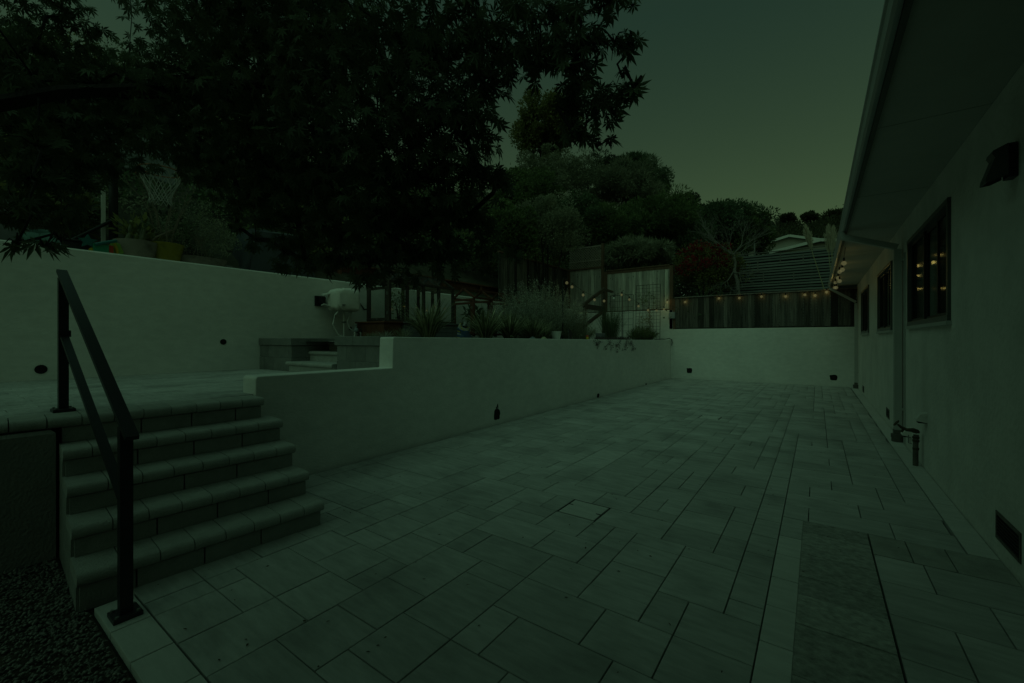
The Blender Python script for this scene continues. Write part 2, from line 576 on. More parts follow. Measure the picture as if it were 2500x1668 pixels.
def blob_leaves(blobs, per, L, W, up=0.3, shell=0.55, droop=0.0):
    """blobs: list of (cx,cy,cz,rx,ry,rz). Leaves through the outer part of every blob."""
    Ps, Ts, Ns, Rn = [], [], [], []
    for (cx, cy, cz, rx, ry, rz) in blobs:
        n = per
        D = rdir(n)
        rad = shell + (1 - shell) * rng.random((n, 1)) ** 0.6
        P = np.array([[cx, cy, cz]]) + D * rad * np.array([[rx, ry, rz]])
        T = unit(D + rdir(n) * 0.8 + np.array([[0, 0, up - droop]]))
        Ps.append(P); Ts.append(T); Ns.append(rdir(n) + np.array([[0, 0, 0.8]]))
        Rn.append(np.clip(rng.random() + rng.normal(size=n) * 0.12, 0, 1) * 0.999)
    P = np.concatenate(Ps); T = np.concatenate(Ts); N = np.concatenate(Ns)
    n = len(P)
    V, F = diamonds(P, T, N, L * rng.uniform(0.6, 1.3, n), W * rng.uniform(0.6, 1.3, n))
    return V, F, np.concatenate(Rn)


def lumps(c, R, nb, k=0.38, low=-0.5):
    """nb sub-blobs on the outside of an ellipsoid c, R."""
    out = []
    while len(out) < nb:
        d = Vector((random.gauss(0, 1), random.gauss(0, 1), random.gauss(0, 1)))
        d.normalize()
        if d.z < low:
            continue
        s = random.uniform(0.5, 1.08)
        kk = k * random.uniform(0.35, 1.4)
        out.append((c[0] + d.x * R[0] * s, c[1] + d.y * R[1] * s, c[2] + d.z * R[2] * s, R[0] * kk, R[1] * kk, R[2] * kk))
    return out


def shrub(name, label, cat, base, c, R, m, nb=22, per=160, L=0.09, W=0.045, stems=5, group=None, trunk=None, bark=None, droop=0.0, k=0.38, part='foliage', extra=None):
    t = thing(name, label, cat, base, group)
    V, F, r = blob_leaves(lumps(c, R, nb, k), per, L, W, droop=droop)
    np_mesh(part, V, F, m, t, r)
    b = B()
    base = Vector(base)
    for i in range(stems):
        e = Vector((c[0] + random.uniform(-.6, .6) * R[0], c[1] + random.uniform(-.6, .6) * R[1], c[2] + random.uniform(-.1, .6) * R[2]))
        mid = base.lerp(e, 0.5) + Vector((random.uniform(-.1, .1), random.uniform(-.1, .1), 0)) * R[0]
        r0 = trunk if trunk else 0.02
        b.tube([base + Vector((random.uniform(-.03, .03), random.uniform(-.03, .03), -0.05)), mid, e], [r0, r0 * 0.6, r0 * 0.15], 6)
    b.build('trunk' if trunk else 'stem', bark or M_BARK, t, smooth=True)
    return t


# ------------------------------------------------------------------ ground, terrain
def sheet(name, x0, x1, y0, y1, z, m, label):
    o = B().raw([(x0, y0, z), (x1, y0, z), (x1, y1, z), (x0, y1, z)], [(0, 1, 2, 3)]).build(name, m)
    return tag(o, label, 'ground', kind='structure')


sheet('ground', -500, 500, -500, 500, -0.16, M_GROUND, 'bare earth spreading out under and beyond the whole garden')
FENCE_Y = 15.2
TALL_X = -7.65


def hill_h(X, Y):
    a = np.maximum(0, -7.9 - X)
    b = np.maximum(0, Y - 15.5)
    side = np.clip((-3.6 - X) / 4.3, 0, 1)
    side = side * side * (3 - 2 * side)
    h = 1.62 + 0.80 * side
    h = h + 0.62 * np.minimum(a, 14) + 0.2 * np.maximum(0, a - 14)
    h = h + b * (0.05 + 0.15 * np.clip((2.0 - X) / 12, 0, 1))
    h = h + 0.12 * np.sin(X * 0.9 + 1) * np.sin(Y * 0.8) * np.clip(a + b, 0, 1)
    return h


def hill_mesh():
    xs = np.concatenate([np.arange(-60, -20, 4.0), np.arange(-20, -7.9, 0.55), [-7.9], np.arange(-7.4, 16, 0.8), np.arange(16, 60, 4)])
    ys = np.concatenate([np.arange(-30, -6, 3.0), np.arange(-6, 15.4, 0.55), [15.45], np.arange(16, 34, 0.8), np.arange(34, 70, 4)])
    V, idx, F = [], {}, []
    for i, x in enumerate(xs):
        for j, y in enumerate(ys):
            idx[(i, j)] = len(V)
            V.append((x, y, float(hill_h(np.array(x), np.array(y)))))
    for i in range(len(xs) - 1):
        for j in range(len(ys) - 1):
            if xs[i] >= -7.91 and ys[j] < 15.44:
                continue
            F.append((idx[(i, j)], idx[(i + 1, j)], idx[(i + 1, j + 1)], idx[(i, j + 1)]))
    b = B().raw(V, F)
    return tag(b.build('hillside', M_HILL, smooth=True), 'steep planted hillside rising behind the tall left wall and back fence', 'hill', kind='structure')


hill_mesh()

# ------------------------------------------------------------------ patio paving
UX, UY, GX, GY = 0.161, 0.1525, -1.34, 1.398
PAT_X0, PAT_X1, PAT_Y0, PAT_Y1 = -4.10, 0.767, 0.672, 15.19
bed = B()
bed.box(-4.12, 0.915, 0.50, 15.2, -0.14, -0.038)
patio = tag(bed.build('patio_paving', M_SAND), 'long grey paved patio between the house and the low white wall', 'paving', kind='structure')
PM = {}


def paver_mesh(w, l, m, th=0.05, bev=0.006):
    key = (round(w, 3), round(l, 3), m.name, th)
    if key not in PM:
        bb = B().box(-w / 2, w / 2, -l / 2, l / 2, -th, 0, bev * 0.3)
        me = bpy.data.meshes.new('paver')
        me.from_pydata(bb.v, [], bb.f)
        me.materials.append(m)
        PM[key] = me
    return PM[key]


FIXED = [(-2, 0, -2, 0), (-2, 0, 0, 3), (-2, 0, 3, 4), (0, 1, 0, 2), (0, 3, 2, 4), (1, 4, 0, 2), (3, 5, 2, 4), (0, 2, 4, 6), (2, 4, 4, 5), (2, 4, 5, 7),
         (-3, 0, 4, 6), (-4, -3, 4, 6), (-4, -1, 6, 8), (-1, 1, 6, 8), (1, 2, 6, 8), (-4, -2, 1, 4), (-4, -2, -1, 1), (-7, -5, 0, 2), (-5, -4, 0, 2),
         (-6, -4, -2, 0), (-9, -8, 2, 4), (-9, -7, 0, 2), (-8, -6, 2, 3), (-6, -4, 2, 4), (-8, -6, 3, 5), (-6, -4, 4, 7), (-8, -6, 5, 8), (-6, -4, 7, 8),
         (-4, -2, 8, 9), (-2, 0, 8, 10), (-6, -4, -5, -2), (-8, -6, -5, -3), (-8, -6, -3, -2), (-9, -6, -2, 0), (4, 6, 6, 9), (4, 6, 9, 10),
         (5, 7, 4, 6), (6, 7, 7, 9), (6, 7, 9, 11), (6, 7, 6, 7), (5, 7, 2, 4)]
COVERS = [(-2, 0, 10, 12), (-2, 0, 42, 44)]
pr = random.Random(3)
cells = {}
rects = []


def stair_zone(cx, cy):
    x = GX + cx * UX
    y = GY + cy * UY
    return x < -3.06 and y < 1.72


def free(x0, x1, y0, y1):
    for i in range(x0, x1):
        for j in range(y0, y1):
            if (i, j) in cells or not allowed(i, j):
                return False
    return True


NX0, NX1 = math.floor((PAT_X0 - GX) / UX), math.ceil((PAT_X1 - GX) / UX)
NY0, NY1 = -5, math.ceil((PAT_Y1 - GY) / UY)
BAND_Y = 3.86
CUT_J = 16


def allowed(i, j):
    if i < NX0 or i >= NX1 or j < NY0 or j >= NY1:
        return False
    if stair_zone(i + 0.5, j + 0.5):
        return False
    if j < CUT_J and i >= 7:
        return False
    return True


def put(x0, x1, y0, y1, keep=True):
    for i in range(x0, x1):
        for j in range(y0, y1):
            cells[(i, j)] = 1
    if keep:
        rects.append((x0, x1, y0, y1))


for r in COVERS:
    put(*r, keep=False)
for r in FIXED:
    if free(*r):
        put(*r)
SHAPES = [(2, 2), (2, 2), (3, 2), (3, 2), (2, 3), (2, 1), (1, 2), (3, 2)]
for j in range(NY0, NY1):
    for i in range(NX0, NX1):
        if (i, j) in cells or not allowed(i, j):
            continue
        opts = SHAPES[:]
        pr.shuffle(opts)
        done = False
        for (w, h) in opts + [(2, 1), (1, 2), (1, 1)]:
            if free(i, i + w, j, j + h):
                put(i, i + w, j, j + h)
                done = True
                break

CLIP = []
for (x0, x1, y0, y1) in rects:
    X0 = max(PAT_X0 + 0.01, GX + x0 * UX); X1 = min(PAT_X1, GX + x1 * UX)
    Y0 = max(PAT_Y0, GY + y0 * UY); Y1 = min(PAT_Y1, GY + y1 * UY)
    if X1 - X0 < 0.03 or Y1 - Y0 < 0.03:
        continue
    c = Vector(((X0 + X1) / 2, (Y0 + Y1) / 2, 0))
    dd = c.y * CS - c.x * SN
    CLIP.append((-(X1 - X0) * (Y1 - Y0) / max(dd, 0.5) ** 3, X0, X1, Y0, Y1))
CLIP.sort()
GAP = 0.0030
far = B()
far_r = []
for n_, (q, X0, X1, Y0, Y1) in enumerate(CLIP):
    z = random.uniform(-0.0015, 0.0015)
    if n_ < 215:
        o = shared('paver', paver_mesh(X1 - X0 - 2 * GAP, Y1 - Y0 - 2 * GAP, M_PAVER), patio, ((X0 + X1) / 2, (Y0 + Y1) / 2, z))
        o.rotation_euler = (random.uniform(-.002, .002), random.uniform(-.002, .002), random.uniform(-.002, .002))
    else:
        k0 = len(far.f)
        far.box(X0 + GAP, X1 - GAP, Y0 + GAP, Y1 - GAP, -0.05, z, 0.0018)
        far_r += [random.random() * 0.999] * (len(far.f) - k0)
np_mesh('paver', np.array(far.v), np.array(far.f), M_PAVER, patio, far_r, kind='stuff')


def row(name, x0, x1, y0, y1, along, size, m, z=0.0, jit=0.15):
    """a course of pavers along 'x' or 'y'."""
    a, e = (x0, x1) if along == 'x' else (y0, y1)
    p = a
    while p < e - 0.02:
        s = size * random.uniform(1 - jit, 1 + jit)
        q = p + s
        if e - q < size * 0.4:
            q = e
        if along == 'x':
            w, l, cx, cy = q - p, y1 - y0, (p + q) / 2, (y0 + y1) / 2
        else:
            w, l, cx, cy = x1 - x0, q - p, (x0 + x1) / 2, (p + q) / 2
        shared('paver', paver_mesh(w - 2 * GAP, l - 2 * GAP, m), patio, (cx, cy, z + random.uniform(-.001, .001)))
        p = q


row('edge', -2.95, -0.22, 0.515, 0.669, 'x', 0.31, M_PAVER_L, jit=0.02)
row('house_strip', 0.770, 0.912, 3.842, 15.17, 'y', 0.62, M_PAVER_L, jit=0.3)
row('border', -0.213, -0.0800, 0.61, 3.46, 'y', 0.317, M_PAVER_L, jit=0.02)
row('rough', -0.0850, 0.284, 0.52, 3.836, 'y', 0.30, M_PAVER_R, z=0.002, jit=0.3)
row('cap', -0.213, -0.0800, 3.463, 3.836, 'y', 0.19, M_PAVER, jit=0.02)
row('cross', 0.288, 0.912, 3.50, 3.836, 'x', 0.19, M_PAVER_X, jit=0.03)
yy, k_ = 3.497, 0
CUTS = [(.288, .517, .913), (.288, .707, .913), (.288, .518, .913), (.288, .60, .913), (.288, .44, .80, .913)]
while yy > .4:
    cs_ = CUTS[k_ % 5]
    for a_, b_ in zip(cs_, cs_[1:]):
        shared('paver', paver_mesh(b_ - a_ - 2 * GAP, .355 - 2 * GAP, M_PAVER), patio, ((a_ + b_) / 2, yy - .1775, random.uniform(-.001, .001)))
    yy -= .3565
    k_ += 1

for (x0, x1, y0, y1), lab in zip(COVERS, ('pale square access cover with two finger notches in the near paving', 'pale square access cover set in the paving farther from the steps')):
    X0, X1, Y0, Y1 = GX + x0 * UX, GX + x1 * UX, GY + y0 * UY, GY + y1 * UY
    t = thing('access_cover', lab, 'cover', ((X0 + X1) / 2, (Y0 + Y1) / 2, -0.02), 'access covers in the patio')
    B().box(X0 + .012, X1 - .012, Y0 + .012, Y1 - .012, -0.02, 0.001, 0.003).build('lid', M_PAVER_L, t)
    fr = B()
    for (a, b_, c, d) in ((X0, X0 + .004, Y0, Y1), (X1 - .004, X1, Y0, Y1), (X0 + .004, X1 - .004, Y0, Y0 + .004), (X0 + .004, X1 - .004, Y1 - .004, Y1)):
        fr.box(a, b_, c, d, -0.02, -0.001)
    fr.build('rim', M_SASH, t)
    for (a, b_) in ((X0 + .012, (Y0 + Y1) / 2 + .03), (X1 - .047, (Y0 + Y1) / 2 - .03)):
        B().box(a, a + .035, b_, b_ + .012, -0.01, 0.0025).build('finger_notch', M_HOLE, t)

nl_ = 260
LP = np.stack([rng.uniform(-3.9, .6, nl_), .7 + 9 * rng.random(nl_) ** 1.7, np.full(nl_, .004)], 1)
LT = rdir(nl_) * np.array([[1, 1, .12]])
V, F = diamonds(LP, LT, np.tile(np.array([[0, 0, 1.0]]), (nl_, 1)) + rdir(nl_) * .2, rng.uniform(.008, .026, nl_), rng.uniform(.005, .014, nl_))
tag(np_mesh('leaf_litter', V, F, mat('dry_leaf', (0.06, 0.045, 0.025), 0.9, var=0.4, scale=20), None, None), 'tiny dry leaves scattered over the paving', 'litter', kind='stuff')

# ------------------------------------------------------------------ gravel corner
tag(B().box(-4.0, -0.1, -4, 0.508, -0.15, -0.036).build('gravel_bed', M_SOIL), 'dark bed under the loose gravel in the bottom left corner', 'ground', kind='structure')


def pebbles():
    n = 20000
    P = np.empty((n, 3))
    P[:, 0] = rng.uniform(-3.9, -1.5, n)
    P[:, 1] = rng.uniform(-1.2, 0.50, n)
    P[:, 2] = -0.034 + rng.uniform(0, 0.018, n)
    s = rng.uniform(0.004, 0.011, (n, 1)) * rng.uniform(0.7, 1.3, (n, 3))
    base = np.array([[1, 0, 0], [0, 1, 0], [-1, 0, 0], [0, -1, 0], [0.2, 0.1, 0.8], [-.1, 0, -.8]], float)
    ang = rng.uniform(0, 6.28, n)
    bs = np.repeat(base[None], n, 0) * (1 + rng.uniform(-.35, .35, (n, 6, 3)))
    bs = bs * s[:, None, :]
    x = bs[..., 0] * np.cos(ang)[:, None] - bs[..., 1] * np.sin(ang)[:, None]
    y = bs[..., 0] * np.sin(ang)[:, None] + bs[..., 1] * np.cos(ang)[:, None]
    bs[..., 0], bs[..., 1] = x, y
    V = (P[:, None, :] + bs).reshape(-1, 3)
    f = np.array([[0, 1, 4], [1, 2, 4], [2, 3, 4], [3, 0, 4], [1, 0, 5], [2, 1, 5], [3, 2, 5], [0, 3, 5]])
    F = (f[None] + (np.arange(n) * 6)[:, None, None]).reshape(-1, 3)
    o = np_mesh('gravel', V, F, M_GRAVEL, None, np.repeat(rng.random(n) * 0.999, 8))
    tag(o, 'loose dark gravel beside the foot of the steps', 'gravel', kind='stuff')


pebbles()

# ------------------------------------------------------------------ lower terrace (z = 0.85)
TZ = 0.85
tag(B().box(-7.66, -4.14, -4, 3.36, -0.14, TZ - 0.055).build('terrace_base', M_SOIL), 'raised base of the upper terrace behind the steps', 'ground', kind='structure')
tb = B().box(-7.65, -4.16, -4, 3.36, TZ - 0.054, TZ - 0.012)
terr = tag(tb.build('terrace_paving', M_SAND), 'raised terrace paved in narrow grey pavers at the top of the steps', 'paving', kind='structure')
tc = 0
x = -4.165
k_ = 0
while x > -7.6:
    x1, x0 = x, max(x - 0.152, -7.648)
    y = -2.2 - random.uniform(0, 0.3)
    big = B()
    while y < 3.34:
        s = random.choice((0.31, 0.46, 0.46, 0.31, 0.6))
        y1 = min(y + s, 3.345)
        if y > -1.0 and y1 - y > 0.03:
            o = shared('paver', paver_mesh(x1 - x0 - .004, y1 - y - .004, M_PAVER), terr, ((x0 + x1) / 2, (y + y1) / 2, TZ + random.uniform(-.001, .001)))
            tc += 1
        y = y1
    x -= 0.152

# ------------------------------------------------------------------ walls
def wall_thing(name, label, boxes, m=M_STUCCO, loc=None, bev=0.02):
    t = thing(name, label, 'wall', loc or (boxes[0][0], boxes[0][2], boxes[0][4]))
    b = B()
    for q in boxes:
        b.box(*q, bev)
    b.build('body', m, t)
    return t


tallw = wall_thing('tall_retaining_wall', 'tall pale stucco retaining wall at the left below the hillside', [(-7.9, TALL_X, -6, 15.19, 0.6, 2.50)])
loww = thing('low_retaining_wall', 'long pale stucco retaining wall stepping up beside the patio below the planted bed', 'wall', (-4.1, 1.78, -.1))
# one closed outline along the wall's length so that the step is part of the same body, with softly rounded top edges
prof = [(1.78, -0.1), (15.19, -0.1), (15.19, 1.315), (10.0, 1.335), (3.33, 1.375), (3.318, 1.36), (3.305, 1.005), (1.795, 1.01), (1.78, 0.99)]
lb = B()
lb.prism([Vector((-4.12, y, z)) for (y, z) in prof], (0, 0, 0), (-0.26, 0, 0))
o = lb.build('body', M_STUCCO, loww)
bv = o.modifiers.new('soft_edges', 'BEVEL'); bv.width = 0.018; bv.segments = 3; bv.limit_method = 'ANGLE'
backw = thing('back_wall', 'pale stucco end wall closing the patio under the dark board fence', 'wall', (-1.6, 15.2, -.1))
bb = B()
bb.box(-4.05, 1.3, FENCE_Y, FENCE_Y + 0.25, -0.1, 1.69, 0.015)
bb.build('body', M_STUCCO, backw)
bb = B().box(-8.1, -4.052, FENCE_Y, FENCE_Y + 0.25, -0.1, 2.36, 0.015)
bb.build('upper_wall', M_STUCCO, backw)


def ragged(b, c, ax, az, n=16, d=Vector((1, 0, 0)), side=Vector((0, 1, 0)), depth=0.006, jit=0.2, sq=0.0):
    """a broken-edged dark plate standing proud of a wall."""
    pts = []
    for i in range(n):
        a = 2 * math.pi * i / n
        ca, sa = math.cos(a), math.sin(a)
        if sq:
            k = 1 / max(abs(ca), abs(sa)) ** sq
            ca, sa = ca * k, sa * k
        q = 1 + random.uniform(-jit, jit)
        pts.append(Vector(c) + side * (ca * ax * q) + Vector((0, 0, 1)) * (sa * az * q))
    b.prism(pts, (0, 0, 0), d * depth)


def drain(parent, p, r, name='drain_hole'):
    b = B().use(M_HOLE)  # plug on the wall face, coloured like the shade inside a hole
    c = Vector((TALL_X - 0.02, p.y, p.z))
    b.tube([c, c + Vector((0.026, 0, 0))], r, 16)
    b.build(name, None, parent)


drain(tallw, on_X(100, 902, TALL_X), 0.055)
drain(tallw, on_X(545, 835, TALL_X), 0.045)
drain(tallw, on_X(855, 802, TALL_X), 0.035)
for (px, py, wx, wz, X) in ((1213, 1012, .075, .085, -4.12), (1460, 966, .06, .045, -4.12), (1577, 938, .04, .03, -4.12)):
    p = on_X(px, py, X)
    b = B()
    ragged(b, p, wx, wz, 18, Vector((1, 0, 0)), Vector((0, 1, 0)), 0.006, 0.12, 0.8)
    b.build('wall_opening', M_HOLE, loww)
    if px == 1213:
        b = B()
        for (dy, dz, wy, wz) in ((-.012, .10, .012, .035), (.022, .115, .010, .04), (.01, .14, .006, .02)):
            ragged(b, p + Vector((0, dy, dz)), wy, wz, 9, Vector((1, 0, 0)), Vector((0, 1, 0)), 0.004, 0.35, 0.0)
        b.build('broken_edge', M_HOLE, loww)
for (px, py, wx, wz) in ((1683, 905, .085, .085), (2035, 922, .085, .075)):
    p = on_Y(px, py, FENCE_Y)
    b = B()
    ragged(b, p, wx, wz, 18, Vector((0, -1, 0)), Vector((1, 0, 0)), 0.006, 0.08, 0.9)
    b.build('wall_opening', M_HOLE, backw)
    b = B().use(M_SASH)
    for k in range(3):
        b.bar(p + Vector((-.05, -.012, -.03 + .03 * k)), p + Vector((.05, -.012, -.02 + .02 * k)), .012, .008)
    b.build('wire_tangle', None, backw)

# ------------------------------------------------------------------ main steps
ROT = Matrix.Translation(Vector((-3.4, 1.1, 0))) @ Matrix.Rotation(R_(-4), 4, 'Z') @ Matrix.Translation(Vector((3.4, -1.1, 0)))


def bull(b, x0, xn, y0, y1, z, th=0.068, M=ROT):
    """one bullnose slab: back edge x0, rounded nose at xn, top z."""
    r = th / 2
    pts = [(x0, z - th), (xn - r, z - th)]
    for k in range(1, 6):
        a = -math.pi / 2 + math.pi * k / 6
        pts.append((xn - r + r * math.cos(a), z - r + r * math.sin(a)))
    pts += [(xn - r, z), (x0, z)]
    g = 0.0025
    P0 = [M @ Vector((px, y0 + g, pz)) for (px, pz) in pts]
    e = (M @ Vector((0, 1, 0))) - (M @ Vector((0, 0, 0)))
    b.prism(P0, (0, 0, 0), e * (y1 - y0 - 2 * g))


st = thing('garden_steps', 'flight of bullnosed concrete block steps from the patio up to the terrace', 'steps', (-3.4, 1.1, 0))
NOSE = [-2.95, -3.182, -3.414, -3.646, -3.878]
SY0, SY1 = 0.49, 1.755
for i, xn in enumerate(NOSE):
    z = 0.17 * (i + 1)
    y1e = SY1 if i < 4 else SY1 - 0.06
    y0e = SY0 if i < 4 else -2.2
    x0 = xn - (0.30 if i < 4 else 0.285)
    n = max(1, round((y1e - y0e) / 0.158)) if i < 4 else round((y1e - y0e) / 0.158)
    y = y0e
    off = random.uniform(-.03, .03)
    cuts = [y0e] + [y0e + (y1e - y0e) * k / n + off for k in range(1, n)] + [y1e]
    for k in range(n):
        b = B()
        bull(b, x0, xn + random.uniform(-.002, .002), cuts[k], cuts[k + 1], z + random.uniform(-.001, .001))
        b.build('tread', M_STEP, st, smooth=True)
    # riser blocks under the nose
    ys, cut = SY0 + 0.012, []
    y = ys + random.uniform(0.12, 0.3) - 0.3
    m = 4
    L_ = (y1e - 0.012 - ys)
    off = random.uniform(-.1, .1)
    cuts = [ys] + [ys + L_ * q / m + off for q in range(1, m)] + [y1e - 0.012]
    for k in range(m):
        B().box(xn - 0.33, xn - 0.03, cuts[k] + .004, cuts[k + 1] - .004, z - 0.17 + (0.002 if i else -0.03), z - 0.069, 0.004, ROT).build('riser_block', M_RISER, st)
# side wall of the flight (faces the gravel)
for (xa, xb, za, zb) in ((-3.30, -3.00, -.10, .10), (-3.62, -3.303, -.10, .10), (-3.90, -3.623, -.10, .10), (-3.50, -3.235, .103, .27), (-3.90, -3.503, .103, .27), (-3.72, -3.465, .273, .44), (-3.92, -3.723, .273, .44), (-3.94, -3.70, .443, .61)):
    B().box(xa, xb, SY0 + 0.003, SY0 + 0.024, za, zb, 0.006, ROT).build('side_block', M_RISER, st)
B().box(-3.95, -3.02, SY0 + 0.025, SY0 + 0.10, -.1, 0.098, 0, ROT).build('core', M_RISER, st)
wall_thing('terrace_face_wall', 'stucco wall toned dark for shade under the terrace edge beside the steps', [(-4.1, -3.915, -4, 0.512, -.14, 0.775)], mat('shade_toned_stucco', (0.26, 0.255, 0.24), 0.9, var=0.15, scale=3, bump=0.8, bscale=60))  # wall colour darkened to carry the shade below the terrace edge

# ------------------------------------------------------------------ handrail
hr = thing('handrail', 'black metal handrail climbing beside the concrete steps', 'handrail', (-2.77, 0.588, 0))
lp, up_ = Vector((-2.745, 0.592, 0)), Vector((-4.235, 0.588, TZ))
for p in (lp, up_):
    B().box(p.x - .0245, p.x + .0245, p.y - .0245, p.y + .0245, p.z, p.z + 0.925, 0.003).build('post', M_BLACK, hr)
    B().box(p.x - .058, p.x + .058, p.y - .055, p.y + .055, p.z + .001, p.z + .022, 0.003).build('base_plate', M_BLACK, hr)
dirn = (up_ - lp).normalized()
a0 = lp + Vector((0, 0, 0.945)) - dirn * 0.13
a1 = up_ + Vector((0, 0, 0.945)) + dirn * 0.06
b = B(); b.bar(a0, a1, 0.052, 0.022); b.build('top_rail', M_BLACK, hr)
b = B(); b.bar(lp + Vector((-.0, 0, 0.545)), up_ + Vector((0.01, 0, 0.535)), 0.04, 0.022); b.build('lower_rail', M_BLACK, hr)
b = B(); b.box(up_.x + .02, up_.x + .06, up_.y - .03, up_.y + .03, TZ + .515, TZ + .56, .003); b.build('bracket', M_BLACK, hr)
for p in (lp, up_):
    for (i, j) in ((-.043, -.040), (.043, -.040), (-.043, .040), (.043, .040)):
        B().tube([p + Vector((i, j, .02)), p + Vector((i, j, .03))], .008, 6).build('bolt', M_STEEL, hr)

# ------------------------------------------------------------------ block walls and upper steps to the planted bed
PZ = 1.33
def block_course(parent, x0, x1, y0, y1, z0, z1, sizes, m=M_BLOCK, along='x', name='block'):
    p = x0 if along == 'x' else y0
    e = x1 if along == 'x' else y1
    k = 0
    while p < e - 0.02:
        q = min(p + sizes[k % len(sizes)], e)
        if e - q < 0.06:
            q = e
        if along == 'x':
            B().box(p + .002, q - .002, y0, y1, z0, z1, 0.006).build(name, m, parent)
        else:
            B().box(x0, x1, p + .002, q - .002, z0, z1, 0.006).build(name, m, parent)
        p = q
        k += 1


bw1 = thing('block_wall', 'grey block wall left of the small upper steps against the tall stucco wall', 'wall', (-7.2, 3.37, TZ), 'grey block walls beside the upper steps')
for (z0, z1, szs, off) in ((TZ - .02, TZ + .205, (0.14, .33, .42, .3), 0.004), (TZ + .208, TZ + .40, (.30, .38, .26, .4), 0.0)):
    block_course(bw1, -7.645, -6.60, 3.37 - off, 3.60, z0, z1, szs)
    block_course(bw1, -6.80, -6.60 + off, 3.603, 5.0, z0, z1, (.3, .4, .35), along='y')
block_course(bw1, -7.645, -6.58, 3.35, 3.62, TZ + .403, TZ + .515, (.46, .34, .3), name='cap_block')
block_course(bw1, -6.82, -6.58, 3.623, 5.0, TZ + .403, TZ + .515, (.45, .4), along='y', name='cap_block')
bw2 = thing('block_wall', 'grey block wall right of the small upper steps meeting the low stucco wall', 'wall', (-4.8, 3.35, TZ), 'grey block walls beside the upper steps')
for (z0, z1, szs, off) in ((TZ - .02, TZ + .205, (0.42, .44, .3), 0.004), (TZ + .208, TZ + .415, (.22, .42, .36), 0.0)):
    block_course(bw2, -5.33, -4.385, 3.34 - off, 3.57, z0, z1, szs)
    block_course(bw2, -5.33 - off, -5.12, 3.573, 4.6, z0, z1, (.4, .3), along='y')
block_course(bw2, -5.36, -4.385, 3.32, 3.59, TZ + .418, TZ + .535, (.42, .32, .3), name='cap_block')
block_course(bw2, -5.36, -5.10, 3.593, 4.6, TZ + .418, TZ + .535, (.4, .3), along='y', name='cap_block')

us = thing('upper_steps', 'three short bullnosed steps between the two grey block walls', 'steps', (-6, 3.5, TZ))
IDM = Matrix.Rotation(R_(-90), 4, 'Z')   # nose towards -Y: local x -> -y
for i in range(3):
    z = TZ + 0.155 * (i + 1)
    yn = 3.30 + 0.33 * i
    xa, xb = (-6.66 if i == 0 else -6.59), (-5.40 if i == 0 else -5.37)
    n = 8
    for k in range(n):
        b = B()
        # local (x, y) -> world (y, -x)
        bull(b, -(yn + 0.36), -yn, xa + (xb - xa) * k / n, xa + (xb - xa) * (k + 1) / n, z, 0.062, IDM)
        b.build('tread', M_STEP, us, smooth=True)
    for k in range(4):
        B().box(-6.6 + 1.22 * k / 4 + .002, -6.6 + 1.22 * (k + 1) / 4 - .002, yn + .03, yn + .33, z - .155 - .01, z - .063, .004).build('riser_block', M_STEP, us)
# planted bed between the retaining walls
bedm = B()
nx, ny = 14, 40
V, F = [], []
for i in range(nx + 1):
    for j in range(ny + 1):
        X = -7.66 + (3.30) * i / nx
        Y = 3.58 + (15.2 - 3.58) * j / ny
        inside_step = -6.6 < X < -5.1 and Y < 4.6
        V.append((X, Y, (TZ + .46 if inside_step else PZ - 0.02 + random.uniform(-.02, .02))))
for i in range(nx):
    for j in range(ny):
        a = i * (ny + 1) + j
        F.append((a, a + ny + 1, a + ny + 2, a + 1))
tag(bedm.raw(V, F).build('planting_bed', M_SOIL), 'soil of the raised planted bed behind the low wall', 'ground', kind='structure')

# ------------------------------------------------------------------ the house
HX = 0.915
SOF = 2.86
house = thing('house', 'long stucco house on the right with deep eave, gutter and three sliding windows', 'house', (1.0, 6, 0))
WIN = [(5.05, 7.04, 1.505, 2.545), (8.45, 10.22, 1.485, 2.52), (11.92, 13.76, 1.485, 2.52)]
HY0, HY1 = -3.0, 15.19
b = B()
ycur = HY0
for (y0, y1, z0, z1) in WIN:
    b.box(HX, HX + .2, ycur, y0, -.1, SOF)
    b.box(HX, HX + .2, y0, y1, -.1, z0)
    b.box(HX, HX + .2, y0, y1, z1, SOF)
    ycur = y1
b.box(HX, HX + .2, ycur, HY1 + .35, -.1, SOF)
b.box(HX + .2, 9, HY1 + .1, HY1 + .35, -.1, SOF)
b.box(HX + .2, 9, HY0, HY0 + .2, -.1, SOF)
b.box(8.8, 9, HY0 + .2, HY1 + .1, -.1, SOF)
b.build('wall', M_HSTUCCO, house)
b = B()
b.box(HX + .2, 8.8, HY0 + .2, HY1 + .1, -.1, 0.0)
b.box(3.6, 3.7, HY0 + .2, HY1 + .1, 0.0, SOF - .002)
b.build('room', M_ROOM, house)
EX = 0.350
yp = HY0 - .3
while yp < HY1 + .7:
    yq = min(yp + 1.83, HY1 + .7)
    B().box(EX, 9.3, yp + .003, yq - .003, SOF + .001 + random.uniform(0, .003), SOF + .03, .002).build('soffit_panel', M_SOFFIT, house)
    yp = yq
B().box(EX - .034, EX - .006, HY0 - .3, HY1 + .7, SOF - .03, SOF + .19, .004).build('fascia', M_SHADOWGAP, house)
b = B()
gp = [(EX - .036, SOF + .09), (EX - .036, SOF - .015), (EX - .060, SOF - .022), (EX - .074, SOF - .008), (EX - .082, SOF + .045), (EX - .092, SOF + .06), (EX - .092, SOF + .08), (EX - .084, SOF + .08), (EX - .070, SOF + .0), (EX - .044, SOF - .005), (EX - .042, SOF + .09)]
b.prism([Vector((x, HY0 - .3, z)) for (x, z) in gp], (0, 0, 0), (0, HY1 - HY0 + 1.0, 0))
b.build('gutter', M_GUTTER, house)
b = B()
